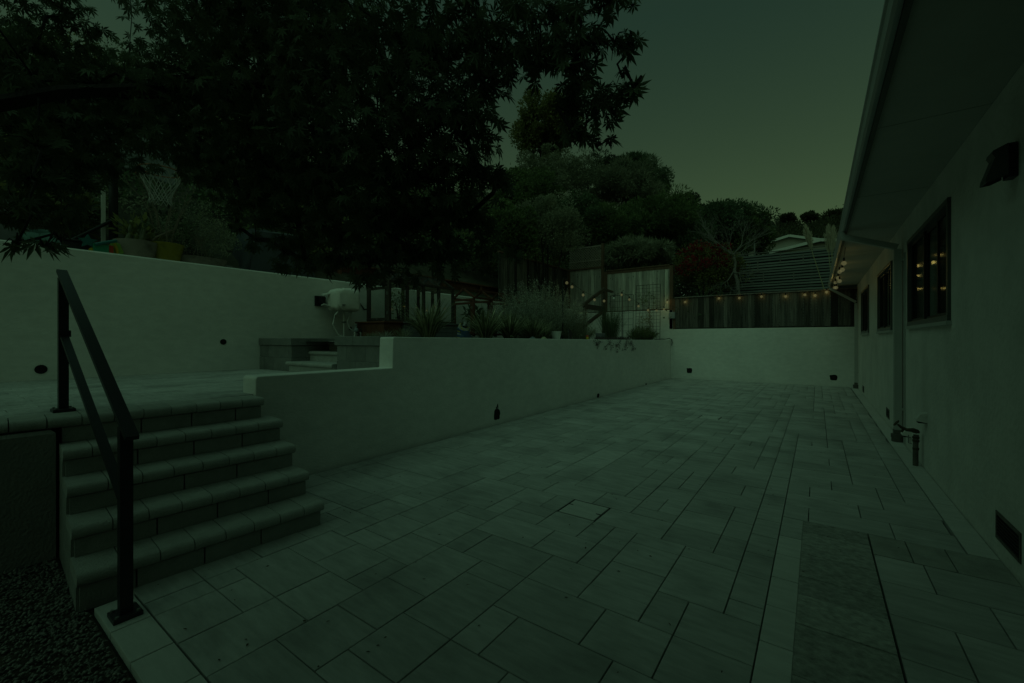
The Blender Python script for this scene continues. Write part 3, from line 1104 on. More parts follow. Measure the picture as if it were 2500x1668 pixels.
b.raw([(EX - .05, HY0 - .3, SOF + .2), (9.3, HY0 - .3, SOF + .95), (9.3, HY1 + .7, SOF + .95), (EX - .05, HY1 + .7, SOF + .2),
       (EX - .05, HY0 - .3, SOF + .25), (9.3, HY0 - .3, SOF + 1.0), (9.3, HY1 + .7, SOF + 1.0), (EX - .05, HY1 + .7, SOF + .25)],
      [(0, 1, 2, 3), (7, 6, 5, 4), (0, 4, 5, 1), (1, 5, 6, 2), (2, 6, 7, 3), (3, 7, 4, 0)])
b.build('roof', M_ROOF, house)
# unseen wing added behind the camera to shade the near paving
B().box(-2.0, 0.914, -1.75, -1.55, -.1, SOF).build('wall', M_HSTUCCO, house)
B().box(-2.4, 0.345, -3.2, -.35, SOF + .003, SOF + .15).build('roof', M_ROOF, house)


def window(y0, y1, z0, z1, fr):
    """sliding window: outer frame proud of the stucco, two jamb posts, three panes, curtains behind the outer ones."""
    w = B()
    f = .05
    w.box(HX - .022, HX + .06, y0, y0 + f, z0 + f, z1 - f, .004)
    w.box(HX - .022, HX + .06, y1 - f, y1, z0 + f, z1 - f, .004)
    w.box(HX - .024, HX + .06, y0, y1, z1 - f, z1, .004)
    w.box(HX - .024, HX + .06, y0, y1, z0, z0 + f, .004)
    wo = w.build('window', M_WINF, house)
    B().box(HX - .035, HX + .01, y0 - .02, y1 + .02, z0 - .035, z0 - .001, .004).build('sill', M_TRIM, wo)
    ys = [y0 + f] + [y0 + (y1 - y0) * q for q in fr] + [y1 - f]
    for k in range(3):
        a, c = ys[k], ys[k + 1]
        xo = HX + (.012 if k != 1 else .032)
        s = B()
        t = .032
        s.box(xo, xo + .02, a, a + t, z0 + f, z1 - f)
        s.box(xo, xo + .02, c - t, c, z0 + f, z1 - f)
        s.box(xo - .001, xo + .021, a + t, c - t, z1 - f - t, z1 - f)
        s.box(xo - .001, xo + .021, a + t, c - t, z0 + f, z0 + f + t)
        s.build('sash', M_SASH, wo)
        p = xo + .010
        B().box(p - .002, p + .002, a + t, c - t, z0 + f + t, z1 - f - t).build('pane', M_WIN_GLASS, wo)
        if k != 1:
            cu = B()
            n = 40
            V, F = [], []
            for q in range(n + 1):
                yy_ = a + (c - a) * q / n
                xx = HX + .13 + .018 * math.sin(q * 1.9) + .008 * math.sin(q * 0.7)
                V += [(xx, yy_, z0 + .03), (xx, yy_, z1 + .02)]
            for q in range(n):
                F.append((2 * q, 2 * q + 2, 2 * q + 3, 2 * q + 1))
            cu.raw(V, F).build('curtain', M_CURT, wo, smooth=True)


window(*WIN[0], (0.30, 0.60))
window(*WIN[1], (0.32, 0.63))
window(*WIN[2], (0.32, 0.63))


def downspout(y, top, elbow_y, w, d):
    b = B()
    x0 = HX - .015 - d
    b.box(x0, x0 + d, y - w / 2, y + w / 2, 0.055, top, .006)
    b.bar((EX - .055, elbow_y, SOF - .09), (x0 + d / 2, y, top + .03), w * .95, d * .95)
    b.box(EX - .078, EX - .038, elbow_y - w / 2, elbow_y + w / 2, SOF - .13, SOF - .018, .004)
    o = b.build('downspout', M_TRIM, house)
    s = B()
    for z in (0.42, top - .16):
        s.box(x0 - .003, HX + .002, y - w / 2 - .004, y + w / 2 + .004, z, z + .03)
    s.build('strap', M_TRIM, o)
    B().lathe((x0 + d / 2, y, 0.0), [(.062, 0), (.062, .05), (.068, .055), (.068, .10), (.05, .10)], 18).build('drain_collar', M_PIPE, o, smooth=True)
    B().box(x0 - .004, x0 + d + .004, y - w / 2 - .006, y + w / 2 + .006, .10, .16, .003).build('shoe', M_PIPE, o)


downspout(7.52, 2.53, 7.52, .085, .075)
downspout(14.95, 2.33, 14.95, .07, .065)
b = B()
b.box(HX - .02, HX - .001, 7.30, 7.318, .02, 2.45)
b.build('conduit', M_TRIM, house)

for (px, pyt, pyb, wy, hz) in ((2462, 1270, 1345, .40, .17), (2168, 998, 1020, .36, .15), (2108, 950, 968, .36, .15)):
    Y = on_X(px, 1000, HX).y
    zc = CAM_H + (HZ - (pyt + pyb) / 2) / FPX * dep_X(px, HX)
    zc = max(zc, 0.14)
    v = B()
    y0, y1, z0, z1 = Y - wy / 2, Y + wy / 2, zc - hz / 2, zc + hz / 2
    v.box(HX - .006, HX + .01, y0, y0 + .02, z0, z1)
    v.box(HX - .006, HX + .01, y1 - .02, y1, z0, z1)
    v.box(HX - .007, HX + .01, y0 + .02, y1 - .02, z1 - .02, z1)
    v.box(HX - .007, HX + .01, y0 + .02, y1 - .02, z0, z0 + .02)
    vo = v.build('foundation_vent', M_PIPE, house)
    B().box(HX - .003, HX + .005, y0 + .02, y1 - .02, z0 + .02, z1 - .02).build('dark_screen', M_HOLE, vo)
    for k in range(6):
        zz = z0 + .03 + k * (hz - .05) / 6
        l = B()
        l.bar((HX - .006, y0 + .02, zz), (HX - .006, y1 - .02, zz), .008, .004, (0.5, 0, 1))
        l.build('louver', M_BLACKP, vo)

# wall lamp
LY, LZ, LS = 3.62, 2.36, 0.74
lamp = thing('wall_lamp', 'dark unlit wall lamp with flared hood on the house wall near the camera', 'lamp', (HX, LY, LZ))
B().box(HX - .055 * LS, HX - .001, LY - .055 * LS, LY + .055 * LS, LZ - .13 * LS, LZ + .13 * LS, .004).build('back_box', M_BLACK, lamp)
sh = B()
pf = [(-.056, .125), (-.135, .085), (-.14, .06), (-.125, .03), (-.150, -.05), (-.172, -.115), (-.176, -.15), (-.165, -.152), (-.160, -.115), (-.14, -.05), (-.118, .025), (-.125, .075), (-.056, .105)]
sh.prism([Vector((HX + x * LS, LY - .075 * LS, LZ + z * LS)) for (x, z) in pf], (0, 0, 0), (0, .15 * LS, 0))
for s in (-1, 1):
    side = [(-.056, .11), (-.13, .08), (-.125, .03), (-.150, -.05), (-.170, -.12), (-.172, -.15), (-.12, -.145), (-.056, -.115)]
    yy_ = LY + s * .074 * LS
    sh.prism([Vector((HX + x * LS, yy_, LZ + z * LS)) for (x, z) in side], (0, 0, 0), (0, s * .004, 0))
sh.build('hood', mat('bronze_hood', (0.075, 0.085, 0.08), 0.5, var=0.15, scale=20), lamp)
B().lathe((HX - .075, LY, LZ - .06), [(.010, 0), (.022, .02), (.022, .045), (.012, .07)], 14).build('bulb', M_WHITEP, lamp, smooth=True)

# standpipe with tap
tp = on_z(2243, 1138)
tp = Vector((min(tp.x, HX - .06), tp.y, 0))
tap = thing('garden_tap', 'brass garden tap on a thick upright pipe against the house wall', 'tap', tp)
b = B()
tt = tp + Vector((.012, .02, 0))
b.tube([tp, tp + Vector((0, .0, .22)), tp + Vector((.004, 0, .33))], [.024, .024, .023], 14)
b.build('pipe', M_PIPE, tap, smooth=True)
b = B()
for (z, r) in ((.17, .028), (.255, .03), (.29, .03), (.35, .031)):
    b.tube([tp + Vector((.002, 0, z)), tp + Vector((.002, 0, z + .022))], r, 12)
b.build('coupling', M_BRASS, tap, smooth=True)
b = B()
h = tp + Vector((.004, 0, .372))
b.tube([h + Vector((0.01, .01, -.01)), h + Vector((-.02, .0, .005)), h + Vector((-.075, .01, .0))], [.024, .022, .017], 10)
b.tube([h + Vector((-.07, .01, 0)), h + Vector((-.115, .015, .02)), h + Vector((-.145, .02, .05))], [.017, .014, .009], 10)
b.tube([h + Vector((-.10, .012, .0)), h + Vector((-.115, .012, -.03))], .012, 10)
b.build('spout', M_BRASS, tap, smooth=True)
b = B()
hc = h + Vector((-.155, .022, .062))
for k in range(6):
    a = k * math.pi / 3
    u, w_ = Vector((0, 1, 0)), Vector((.6, 0, .8))
    b.tube([hc, hc + (u * math.cos(a) + w_ * math.sin(a)) * .032], .006, 5)
ring = [hc + (Vector((0, 1, 0)) * math.cos(2 * math.pi * k / 14) + Vector((.6, 0, .8)) * math.sin(2 * math.pi * k / 14)) * .033 for k in range(15)]
b.tube(ring, .006, 6)
b.build('handle', M_BRASS, tap, smooth=True)
b = B()
b.tube([tp + Vector((-.03, .0, .23)), tp + Vector((-.055, 0, .235)), tp + Vector((-.056, 0, .32))], .005, 6)
b.build('drain_lever', M_STEEL, tap)
for (px, py, lab) in ((2262, 1020, 'small stucco coloured vent hood beside the top of the garden tap'), (2224, 1056, 'small stucco coloured vent hood lower down beside the downspout')):
    p = on_X(px, py, HX)
    t = thing('vent_hood', lab, 'vent', p, 'vent hoods on the house wall')
    b = B()
    poly = [(0, .055), (-.05, .035), (-.085, -.02), (-.085, -.035), (0, -.05)]
    b.prism([Vector((HX + x, p.y - .055, p.z + z)) for (x, z) in poly], (0, 0, 0), (0, .11, 0))
    b.build('hood', M_HSTUCCO, t)
    B().box(HX - .07, HX - .005, p.y - .045, p.y + .045, p.z - .056, p.z - .045).build('grille', M_HOLE, t)

# ------------------------------------------------------------------ fences
def board_run(parent, x0, x1, y, z0, z1, m, w=0.14, fixed='y', name='board', rag=0.0):
    """upright boards side by side, each its own object."""
    p = x0
    while p < x1 - .02:
        q = min(p + w * random.uniform(.82, 1.18), x1)
        if x1 - q < .05:
            q = x1
        zt = z1(p) if callable(z1) else z1
        zt += random.uniform(-.008, .008) - (random.random() < .12) * rag
        j = random.uniform(0, .010)
        b = B()
        if fixed == 'y':
            b.box(p + .002, q - random.uniform(.002, .008), y - .018 + j, y + j, z0 + random.uniform(-.005, .01), zt, .003)
        else:
            b.box(y - .018 + j, y + j, p + .002, q - random.uniform(.002, .008), z0 + random.uniform(-.005, .01), zt, .003)
        o = b.build(name, m, parent)
        p = q


fr_ = thing('board_fence', 'dark weathered board fence on top of the patio end wall', 'fence', (-1.6, 15.25, 1.69))
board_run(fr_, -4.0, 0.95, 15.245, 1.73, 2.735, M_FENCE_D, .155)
b = B(); b.box(-4.02, 1.0, 15.255, 15.30, 1.70, 1.77, .004); b.build('bottom_rail', M_FENCE_D, fr_)
b = B(); b.box(-4.0, 1.0, 15.20, 15.33, 2.755, 2.79, .004); b.build('cap_rail', M_GREYWOOD, fr_)
b = B(); b.box(-4.0, 1.0, 15.262, 15.30, 2.65, 2.75, .004); b.build('top_rail', M_FENCE_D, fr_)
for xx in (-1.72, -4.02):
    b = B(); b.box(xx - .045, xx + .045, 15.215, 15.30, 1.695, 2.752, .005); b.build('post', M_POST if xx < -3 else M_FENCE_D, fr_)

fl = thing('board_fence', 'tall grey board fence with brown cap above the planted bed', 'fence', (-5.4, 15.3, 2.36))
board_run(fl, -6.46, -4.17, 15.25, 2.40, 3.90, M_FENCE_L, .135, rag=0.02)
b = B(); b.box(-6.5, -4.05, 15.20, 15.33, 3.91, 3.95, .004); b.build('cap_rail', M_POST, fl)
b = B(); b.box(-6.46, -4.17, 15.225, 15.262, 3.80, 3.905, .004).box(-6.46, -4.17, 15.255, 15.29, 2.36, 2.42, .004); b.build('rail', M_POST, fl)
b = B(); b.box(-4.165, -4.055, 15.20, 15.31, 1.70, 3.955, .006); b.build('post', M_POST, fl)
b = B(); b.box(-6.60, -6.47, 15.20, 15.33, 2.36, 3.905, .006); b.build('post', M_POST, fl)

f2 = thing('lattice_fence', 'grey board fence topped with diagonal lattice in the far left corner', 'fence', (-7.3, 15.3, 2.4))
board_run(f2, -8.06, -6.70, 15.25, 2.40, 4.06, M_FENCE_L, .14, rag=0.02)
b = B(); b.box(-8.1, -6.61, 15.20, 15.32, 4.07, 4.13, .004); b.build('rail', M_POST, f2)
b = B(); b.box(-6.70, -6.61, 15.205, 15.30, 2.36, 5.00, .005); b.build('post', M_POST, f2)
for z in (4.37, 4.90):
    b = B(); b.box(-8.1, -6.705, 15.225, 15.275, z, z + .055, .003); b.build('rail', M_LATTICE, f2)
la_x0, la_x1 = -8.08, -6.71
for (z0, z1) in ((4.13, 4.37), (4.427, 4.90)):
    s = -1.0
    H = z1 - z0
    k = la_x0 - H
    while k < la_x1:
        for dr in (1, -1):
            xa, xb = (k, k + H)
            za, zb = (z0, z1) if dr > 0 else (z1, z0)
            ta = max(0, (la_x0 - xa) / H); tb_ = min(1, (la_x1 - xa) / H)
            if tb_ - ta < .05:
                continue
            p0 = Vector((xa + H * ta, 15.245 + .008 * dr, za + (zb - za) * ta)); p1 = Vector((xa + H * tb_, 15.245 + .008 * dr, za + (zb - za) * tb_))
            b = B(); b.bar(p0, p1, .007, .030, (0, 0, 1)); b.build('lattice_slat', M_LATTICE, f2)
        k += .105
f3 = thing('board_fence', 'dark board fence running down the left boundary from the lattice corner', 'fence', (-8.1, 13.4, 2.5))
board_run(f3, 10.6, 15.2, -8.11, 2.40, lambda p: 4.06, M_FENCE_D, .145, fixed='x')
b = B(); b.box(-8.15, -8.06, 10.6, 15.22, 4.07, 4.12, .004); b.build('rail', M_POST, f3)
b = B(); b.box(-8.10, -8.02, 15.12, 15.20, 2.4, 4.065, .004); b.build('post', M_POST, f3)

# timber retaining boards on the slope behind the cold frames
tr = thing('timber_retaining_wall', 'brown horizontal board retaining wall on the slope behind the cold frames', 'wall', (-8.5, 8.5, 2.4))
for k in range(3):
    y = 5.2
    while y < 11.8:
        q = min(y + random.choice((1.8, 2.4, 2.1)), 11.8)
        B().box(-8.56, -8.52, y + .003, q - .003, 2.38 + .2 * k + .003, 2.38 + .2 * (k + 1) - .003, .004).build('board', M_REDWOOD, tr)
        y = q
for y in (5.3, 6.9, 8.5, 10.1, 11.6):
    B().box(-8.518, -8.43, y, y + .09, 2.36, 3.02, .004).build('post', M_REDWOOD, tr)
b = B(); b.box(-8.58, -8.40, 5.2, 11.8, 2.985, 3.02, .004); b.build('cap_board', M_REDWOOD, tr)

# grey box on the corner post
p = on_Y(1641, 770, 15.18)
t = thing('outlet_box', 'grey square box mounted on the brown fence corner post', 'box', p)
B().box(p.x - .10, p.x + .10, 15.13, 15.213, p.z - .11, p.z + .11, .006, ).build('housing', M_BOXGREY, t)
B().box(p.x - .09, p.x + .09, 15.122, 15.1295, p.z - .10, p.z + .10, .003).build('lid', M_BOXGREY, t)

# ------------------------------------------------------------------ slatted screen beyond the back fence
sc = thing('slatted_screen', 'dark slatted timber screen standing behind the patio end fence', 'screen', (-1, 18, 1.9))
SX0, SX1, SYY = -2.95, 1.6, 18.0
nsl = 27
for k in range(nsl):
    z = 1.80 + k * .1
    zz = z + random.uniform(-.006, .006)
    b = B()
    b.bar((SX0 + random.uniform(-.05, .03), SYY, zz - random.uniform(-.01, .01)), (SX1, SYY - .02, zz + random.uniform(-.01, .01)), .02, .062, (0, 0, 1))
    b.build('slat', M_SCREEN, sc)
for X in (-2.7, -1.45, -.2, 1.1):
    B().box(X, X + .09, SYY + .015, SYY + .10, 1.6, 4.46, .004).build('post', M_FENCE_D, sc)
b = B(); b.box(SX0, SX1, SYY + .1, SYY + .13, 1.6, 4.45); b.build('gap_shade_sheet', M_HOLE, sc)  # dark sheet added so the gaps between slats look shaded
b = B(); b.bar((SX0, SYY, 4.50), (SX1, SYY, 4.52), .07, .025); b.build('cap_rail', M_GREYWOOD, sc)
for (px, ya, yb) in ((1850, 635, 667), (1905, 615, 640), (1864, 667, 688), (1938, 665, 683), (1961, 620, 640)):
    pa, pb = on_Y(px, ya, SYY - .02), on_Y(px, yb, SYY - .02)
    b = B(); b.bar(pa, pb, .035, .012, (0, 1, 0)); b.build('cleat', M_GREYWOOD, sc)

# neighbour house and its post
def gable_house(p, w, dpt, hw, hr, label, face):
    t = thing('neighbour_house', label, 'house', p, 'houses beyond the screen')
    M = Matrix.Translation(p) @ Matrix.Rotation(face, 4, 'Z')
    b = B()
    b.prism([M @ Vector(q) for q in ((-w / 2, 0, -3), (w / 2, 0, -3), (w / 2, 0, hw), (0, 0, hw + hr), (-w / 2, 0, hw))], (0, 0, 0), M.to_3x3() @ Vector((0, dpt, 0)))
    b.build('wall', M_HOUSE2, t)
    for s in (-1, 1):
        b = B()
        e, r = Vector((s * (w / 2 + .5), -.5, hw - .5 * hr / (w / 2))), Vector((0, -.5, hw + hr + .02))
        q = [e, r, r + Vector((0, 0, .18)), e + Vector((0, 0, .18))]
        b.prism([M @ v for v in q], (0, 0, 0), M.to_3x3() @ Vector((0, dpt + 1, 0)))
        b.build('roof', M_ROOF2, t)
        b = B()
        b.bar(M @ (e + Vector((0, -.03, .09))), M @ (r + Vector((0, -.03, .09))), .04, .24)
        b.build('bargeboard', M_WHITEP, t)
    b = B().box(-w * .3, -w * .1, -.03, 0, hw - 1.4, hw - .4, 0, M)
    wo = b.build('window', M_WINF, t)
    B().box(-w * .29, -w * .11, -.05, -.035, hw - 1.35, hw - .45, 0, M).build('pane', M_WIN_GLASS, wo)
    return t


gable_house(at(1925, 603, 44), 7.2, 9, 0.0, 0.95, 'pale gabled neighbour house peeking over the slatted screen', TH * 0.2)
gable_house(at(2005, 606, 36), 6.5, 7, 0.0, 0.5, 'low pale roofed neighbour house just left of the eave', -TH * 0.1)
t = thing('metal_post', 'thin pale metal post of a chain link fence beside the evergreen', 'post', on_Y(1842, 620, 18.6))
p = on_Y(1842, 628, 18.6)
b = B(); b.tube([p - Vector((0, 0, 2.3)), on_Y(1842, 594, 18.6)], .03, 10); b.build('shaft', M_STEEL, t, smooth=True)
b = B()
for k in range(26):
    xk = p.x - 2.0 + k * .08
    for s in (-1, 1):
        b.tube([(xk, 18.6, 4.50), (xk + s * .10, 18.6, 4.72)], .006, 4)
o = b.build('chain_link', M_STEEL, t); o['kind'] = 'stuff'

# ------------------------------------------------------------------ cold frames, planters
def cold_frame(y0, y1, x0, x1, z0, ze, zr, m, label, seg, gl=M_GREENH_GLASS, roofglass=False):
    t = thing('cold_frame', label, 'greenhouse', ((x0 + x1) / 2, (y0 + y1) / 2, z0))
    w = .052
    xm = (x0 + x1) / 2
    ys = [y0 + (y1 - y0) * k / seg for k in range(seg + 1)]
    for y in ys:
        for x in (x0, x1):
            B().box(x - w / 2, x + w / 2, y - w / 2, y + w / 2, z0, ze, .003).build('corner_post', m, t)
        for (xa, xb) in ((x0 - .03, xm), (x1 + .03, xm)):
            b = B(); b.bar((xa, y, ze + .005), (xb, y, zr), .035, .045); b.build('rafter', m, t)
        b = B(); b.bar((x0 + w / 2, y, ze - .03), (x1 - w / 2, y, ze - .03), .035, .05)
        b.build('cross_rail', m, t)
    for x in (x0, x1):
        b = B(); b.bar((x, y0, ze + .012), (x, y1, ze + .012), .05, .045); b.build('eave_rail', m, t)
        b = B(); b.bar((x, y0, z0 + .02), (x, y1, z0 + .02), .05, .04); b.build('sill_rail', m, t)
        for k in range(seg):
            B().box(x - .003, x + .003, ys[k] + w / 2, ys[k + 1] - w / 2, z0 + .04, ze - .02).build('pane', gl, t)
    b = B(); b.bar((xm, y0 - .03, zr + .01), (xm, y1 + .03, zr + .01), .04, .04); b.build('ridge', m, t)
    for s, xa in ((-1, x0), (1, x1)):
        for k in range(seg):
            b = B()
            q0, q1 = Vector((xa, 0, ze + .03)), Vector((xm, 0, zr + .02))
            b.raw([(q0.x, ys[k] + .02, q0.z), (q0.x, ys[k + 1] - .02, q0.z), (q1.x, ys[k + 1] - .02, q1.z), (q1.x, ys[k] + .02, q1.z),
                   (q0.x, ys[k] + .02, q0.z + .006), (q0.x, ys[k + 1] - .02, q0.z + .006), (q1.x, ys[k + 1] - .02, q1.z + .006), (q1.x, ys[k] + .02, q1.z + .006)],
                  [(0, 1, 2, 3), (7, 6, 5, 4), (0, 4, 5, 1), (1, 5, 6, 2), (2, 6, 7, 3), (3, 7, 4, 0)])
            b.build('roof_pane', gl, t)
    # door in the near gable end
    d = B()
    f = .05
    xa, xb, za, zb = x0 + w / 2, x1 - w / 2, z0 + .02, ze - .09
    yd = y0 - .012
    d.box(xa, xa + f, yd - .015, yd + .015, za, zb, .003).box(xb - f, xb, yd - .015, yd + .015, za, zb, .003)
    d.box(xa + f, xb - f, yd - .014, yd + .014, za, za + f, .003).box(xa + f, xb - f, yd - .014, yd + .014, zb - f, zb, .003)
    do = d.build('door', m, t)
    B().box(xa + f, xb - f, yd - .003, yd + .003, za + f, zb - f).build('pane', gl, do)
    for z in (za + .14, zb - .14):
        B().box(xb - .005, xb + .012, yd - .028, yd - .016, z - .03, z + .03).build('hinge', M_STEEL, do)
    b = B(); b.tube([(xm - .02, yd - .02, za + .02), (xm - .01, yd - .04, za + .03), (xm + .03, yd - .04, za + .02)], .006, 6); b.build('latch', M_STEEL, do)
    return t


GX0, GX1 = -7.24, -6.60
cold_frame(5.22, 6.95, GX0, GX1, 1.69, 2.45, 2.68, M_DARKWOOD, 'dark weathered cold frame greenhouse nearest the hose reel', 4)
cold_frame(7.66, 9.7, GX0, GX1, 1.45, 2.32, 2.56, M_REDWOOD_D, 'reddish brown cold frame greenhouse half hidden by the sage bush', 3)


def plank_box(name, label, x0, x1, y0, y1, z0, z1, m, rows_, cap=True):
    t = thing(name, label, 'planter', ((x0 + x1) / 2, (y0 + y1) / 2, z0))
    h = (z1 - z0) / rows_
    for k in range(rows_):
        a, c = z0 + h * k + .003, z0 + h * (k + 1) - .003
        B().box(x0, x1, y0, y0 + .035, a, c, .004).build('plank', m, t)
        B().box(x1 - .035, x1, y0 + .037, y1, a, c, .004).build('plank', m, t)
        B().box(x0, x0 + .035, y0 + .037, y1, a, c, .004).build('plank', m, t)
        B().box(x0 + .037, x1 - .037, y1 - .035, y1, a, c, .004).build('plank', m, t)
    if cap:
        B().box(x0 - .03, x1 + .03, y0 - .03, y1 + .03, z1 + .001, z1 + .03, .004).build('top_board', m, t)
    return t


plank_box('planter_box', 'reddish brown plank box under the near end of the dark weathered cold frame', -7.33, -6.50, 5.02, 5.42, PZ - .02, 1.655, M_REDWOOD, 2)
plank_box('planter_box', 'grey stacked plank bed under the middle of the dark weathered cold frame', -7.36, -6.46, 5.47, 7.15, PZ - .02, 1.655, M_GREYSTONE, 4)

# ------------------------------------------------------------------ hose reel on the tall wall
hp = on_X(838, 735, -7.30)
reel = thing('hose_reel', 'cream covered hose reel mounted on the tall stucco wall', 'hose reel', Vector((TALL_X, hp.y, hp.z)))
cy_, cz_ = hp.y + .05, hp.z
b = B()
b.box(TALL_X + .001, TALL_X + .03, cy_ - .42, cy_ - .22, cz_ - .10, cz_ + .09, .003)
b.box(TALL_X + .03, TALL_X + .16, cy_ - .36, cy_ - .29, cz_ - .05, cz_ + .06, .003)
b.build('bracket', M_BLACKP, reel)
# soft rounded cover: superellipsoid
V, F = [], []
NU, NV = 48, 26
for j in range(NV + 1):
    ph = -math.pi / 2 + math.pi * j / NV
    for i in range(NU):
        th = 2 * math.pi * i / NU
        sg = lambda v, e: math.copysign(abs(v) ** e, v)
        x = .21 * sg(math.cos(ph), .32) * sg(math.cos(th), .36)
        y = .255 * sg(math.cos(ph), .32) * sg(math.sin(th), .36)
        z = .215 * sg(math.sin(ph), .38)
        taper = 1.0 - .12 * max(0, -y / .255) + .03 * math.sin(7 * th + 3 * ph)
        cr = .013 * math.sin(11 * y * 3 + z * 25) * math.sin(x * 30 + z * 19)
        V.append((TALL_X + .30 + x * taper + cr, cy_ + y + cr, cz_ + z * taper + .02 + cr - .03 * (y > 0) * 0))
for j in range(NV):
    for i in range(NU):
        a, c = j * NU + i, j * NU + (i + 1) % NU
        F.append((a, c, c + NU, a + NU))
B().raw(V, F).build('cover', M_COVER, reel, smooth=True)
for s in (-1, 1):
    b = B()
    b.prism([Vector((TALL_X + .12, cy_ - .36, cz_ + s * .10)), Vector((TALL_X + .16, cy_ - .10, cz_ + s * .17)), Vector((TALL_X + .30, cy_ - .10, cz_ + s * .17)), Vector((TALL_X + .22, cy_ - .36, cz_ + s * .08))], (0, 0, 0), (0, 0, .02))
    b.build('arm', M_WHITEP, reel)
b = B()
for (dz, ww) in ((-.085, .07), (-.105, .045)):
    b.box(TALL_X + .505, TALL_X + .513, cy_ - .17, cy_ - .17 + ww, cz_ + dz - .005, cz_ + dz + .005)
b.build('print', M_SASH, reel)
b = B()
h0 = Vector((TALL_X + .34, cy_ - .12, cz_ - .17))
lowz = PZ + .01
b.tube([h0, h0 + Vector((.02, -.10, -.10)), h0 + Vector((.03, -.16, -.28)), Vector((h0.x + .03, cy_ - .24, cz_ - .52)), Vector((h0.x + .05, cy_ - .18, lowz + .09)), Vector((h0.x + .12, cy_ - .05, lowz + .02))], .014, 10)
b.build('hose', M_WHITEP, reel, smooth=True)
b = B()
b.tube([Vector((TALL_X + .32, cy_ + .16, cz_ - .18)), Vector((TALL_X + .33, cy_ + .05, cz_ - .38)), Vector((TALL_X + .36, cy_ + .08, cz_ - .52)), Vector((TALL_X + .42, cy_ + .30, lowz + .06)), Vector((TALL_X + .5, cy_ + .42, lowz + .01))], .010, 8)
b.build('supply_hose', M_WHITEP, reel, smooth=True)
t = thing('standpipe', 'white plastic water pipe rising from the soil to the hose reel', 'pipe', (TALL_X + .25, cy_ + .03, PZ))
b = B(); b.tube([(TALL_X + .25, cy_ + .03, PZ - .03), (TALL_X + .25, cy_ + .03, cz_ - .2)], .017, 12); b.build('shaft', M_WHITEP, t, smooth=True)
B().box(TALL_X + .22, TALL_X + .28, cy_ + .0, cy_ + .06, PZ + .33, PZ + .36, .004).build('clamp', M_STEEL, t)
p = on_X(880, 745, TALL_X)
nz_ = thing('spray_nozzle', 'black hooked spray nozzle hanging on the tall wall beside the hose reel', 'nozzle', p)
b = B(); b.tube([p + Vector((.03, -.10, .10)), p + Vector((.04, 0.02, -.04)), p + Vector((.04, .06, -.09))], [.012, .013, .015], 8); b.build('wand', M_BLACKP, nz_, smooth=True)
b = B(); b.tube([p + Vector((.04, .05, -.09)), p + Vector((.04, .12, -.085)), p + Vector((.04, .17, -.06)), p + Vector((.04, .175, -.01)), p + Vector((.04, .15, .01))], [.014, .014, .012, .011, .008], 8); b.build('grip', M_BLACKP, nz_, smooth=True)

vp = on_X(876, 800, -7.2)
val = thing('irrigation_valves', 'pair of grey irrigation valves on white pipes beside the brown planter box', 'valve', Vector((vp.x, vp.y, PZ)))
for s in (-.06, .07):
    c = Vector((vp.x, vp.y + s, PZ))
    b = B(); b.tube([c + Vector((0, -.03, -.02)), c + Vector((0, -.03, .16))], .016, 10); b.build('riser_pipe', M_WHITEP, val, smooth=True)
    b = B(); b.lathe(c + Vector((0, 0, .15)), [(.03, 0), (.045, .02), (.045, .05), (.035, .07), (.02, .08), (.02, .13), (.026, .135), (.026, .15)], 14); b.build('valve_body', M_BOXGREY if s < 0 else M_SASH, val, smooth=True)
    b = B(); b.tube([c + Vector((0, 0, .17)), c + Vector((.02, .05, .12)), c + Vector((.03, .05, .02))], .014, 8); b.build('outlet', M_BLACKP, val, smooth=True)
    b = B(); b.lathe(c + Vector((.03, .05, 0)), [(.02, 0), (.022, .03)], 10); b.build('cap', M_WHITEP, val)

# ------------------------------------------------------------------ string lights
M_BULB = emit('lit_bulb_glass', (1.0, 0.98, 0.42), 0.75, 0.75)
BULB_COL = (1.0, 0.78, 0.20)
BULB_W = 0.6


def bulb_meshes():
    b = B(); b.lathe((0, 0, 0), [(.008, 0.045), (.014, .04), (.0155, .0), (.013, -.012)], 10)
    sk = bpy.data.meshes.new('socket'); sk.from_pydata(b.v, [], b.f); sk.materials.append(M_CABLE)
    b = B()
    pr_ = [(.004, -.070), (.017, -.064), (.026, -.052), (.029, -.040), (.026, -.027), (.018, -.016), (.012, -.010)]
    b.lathe((0, 0, 0), [(r_ * 1.3, z_ * 1.25) for (r_, z_) in pr_], 14)
    gl = bpy.data.meshes.new('bulb'); gl.from_pydata(b.v, [], b.f); gl.materials.append(M_BULB)
    gl.polygons.foreach_set('use_smooth', [True] * len(gl.polygons))
    g2 = gl.copy(); g2.materials[0] = M_WHITEP
    return sk, gl, g2


SK, GL, G2 = bulb_meshes()
LAMP = bpy.data.lights.new('bulb_light', 'POINT')
LAMP.energy = BULB_W
LAMP.color = BULB_COL
LAMP.shadow_soft_size = 0.028


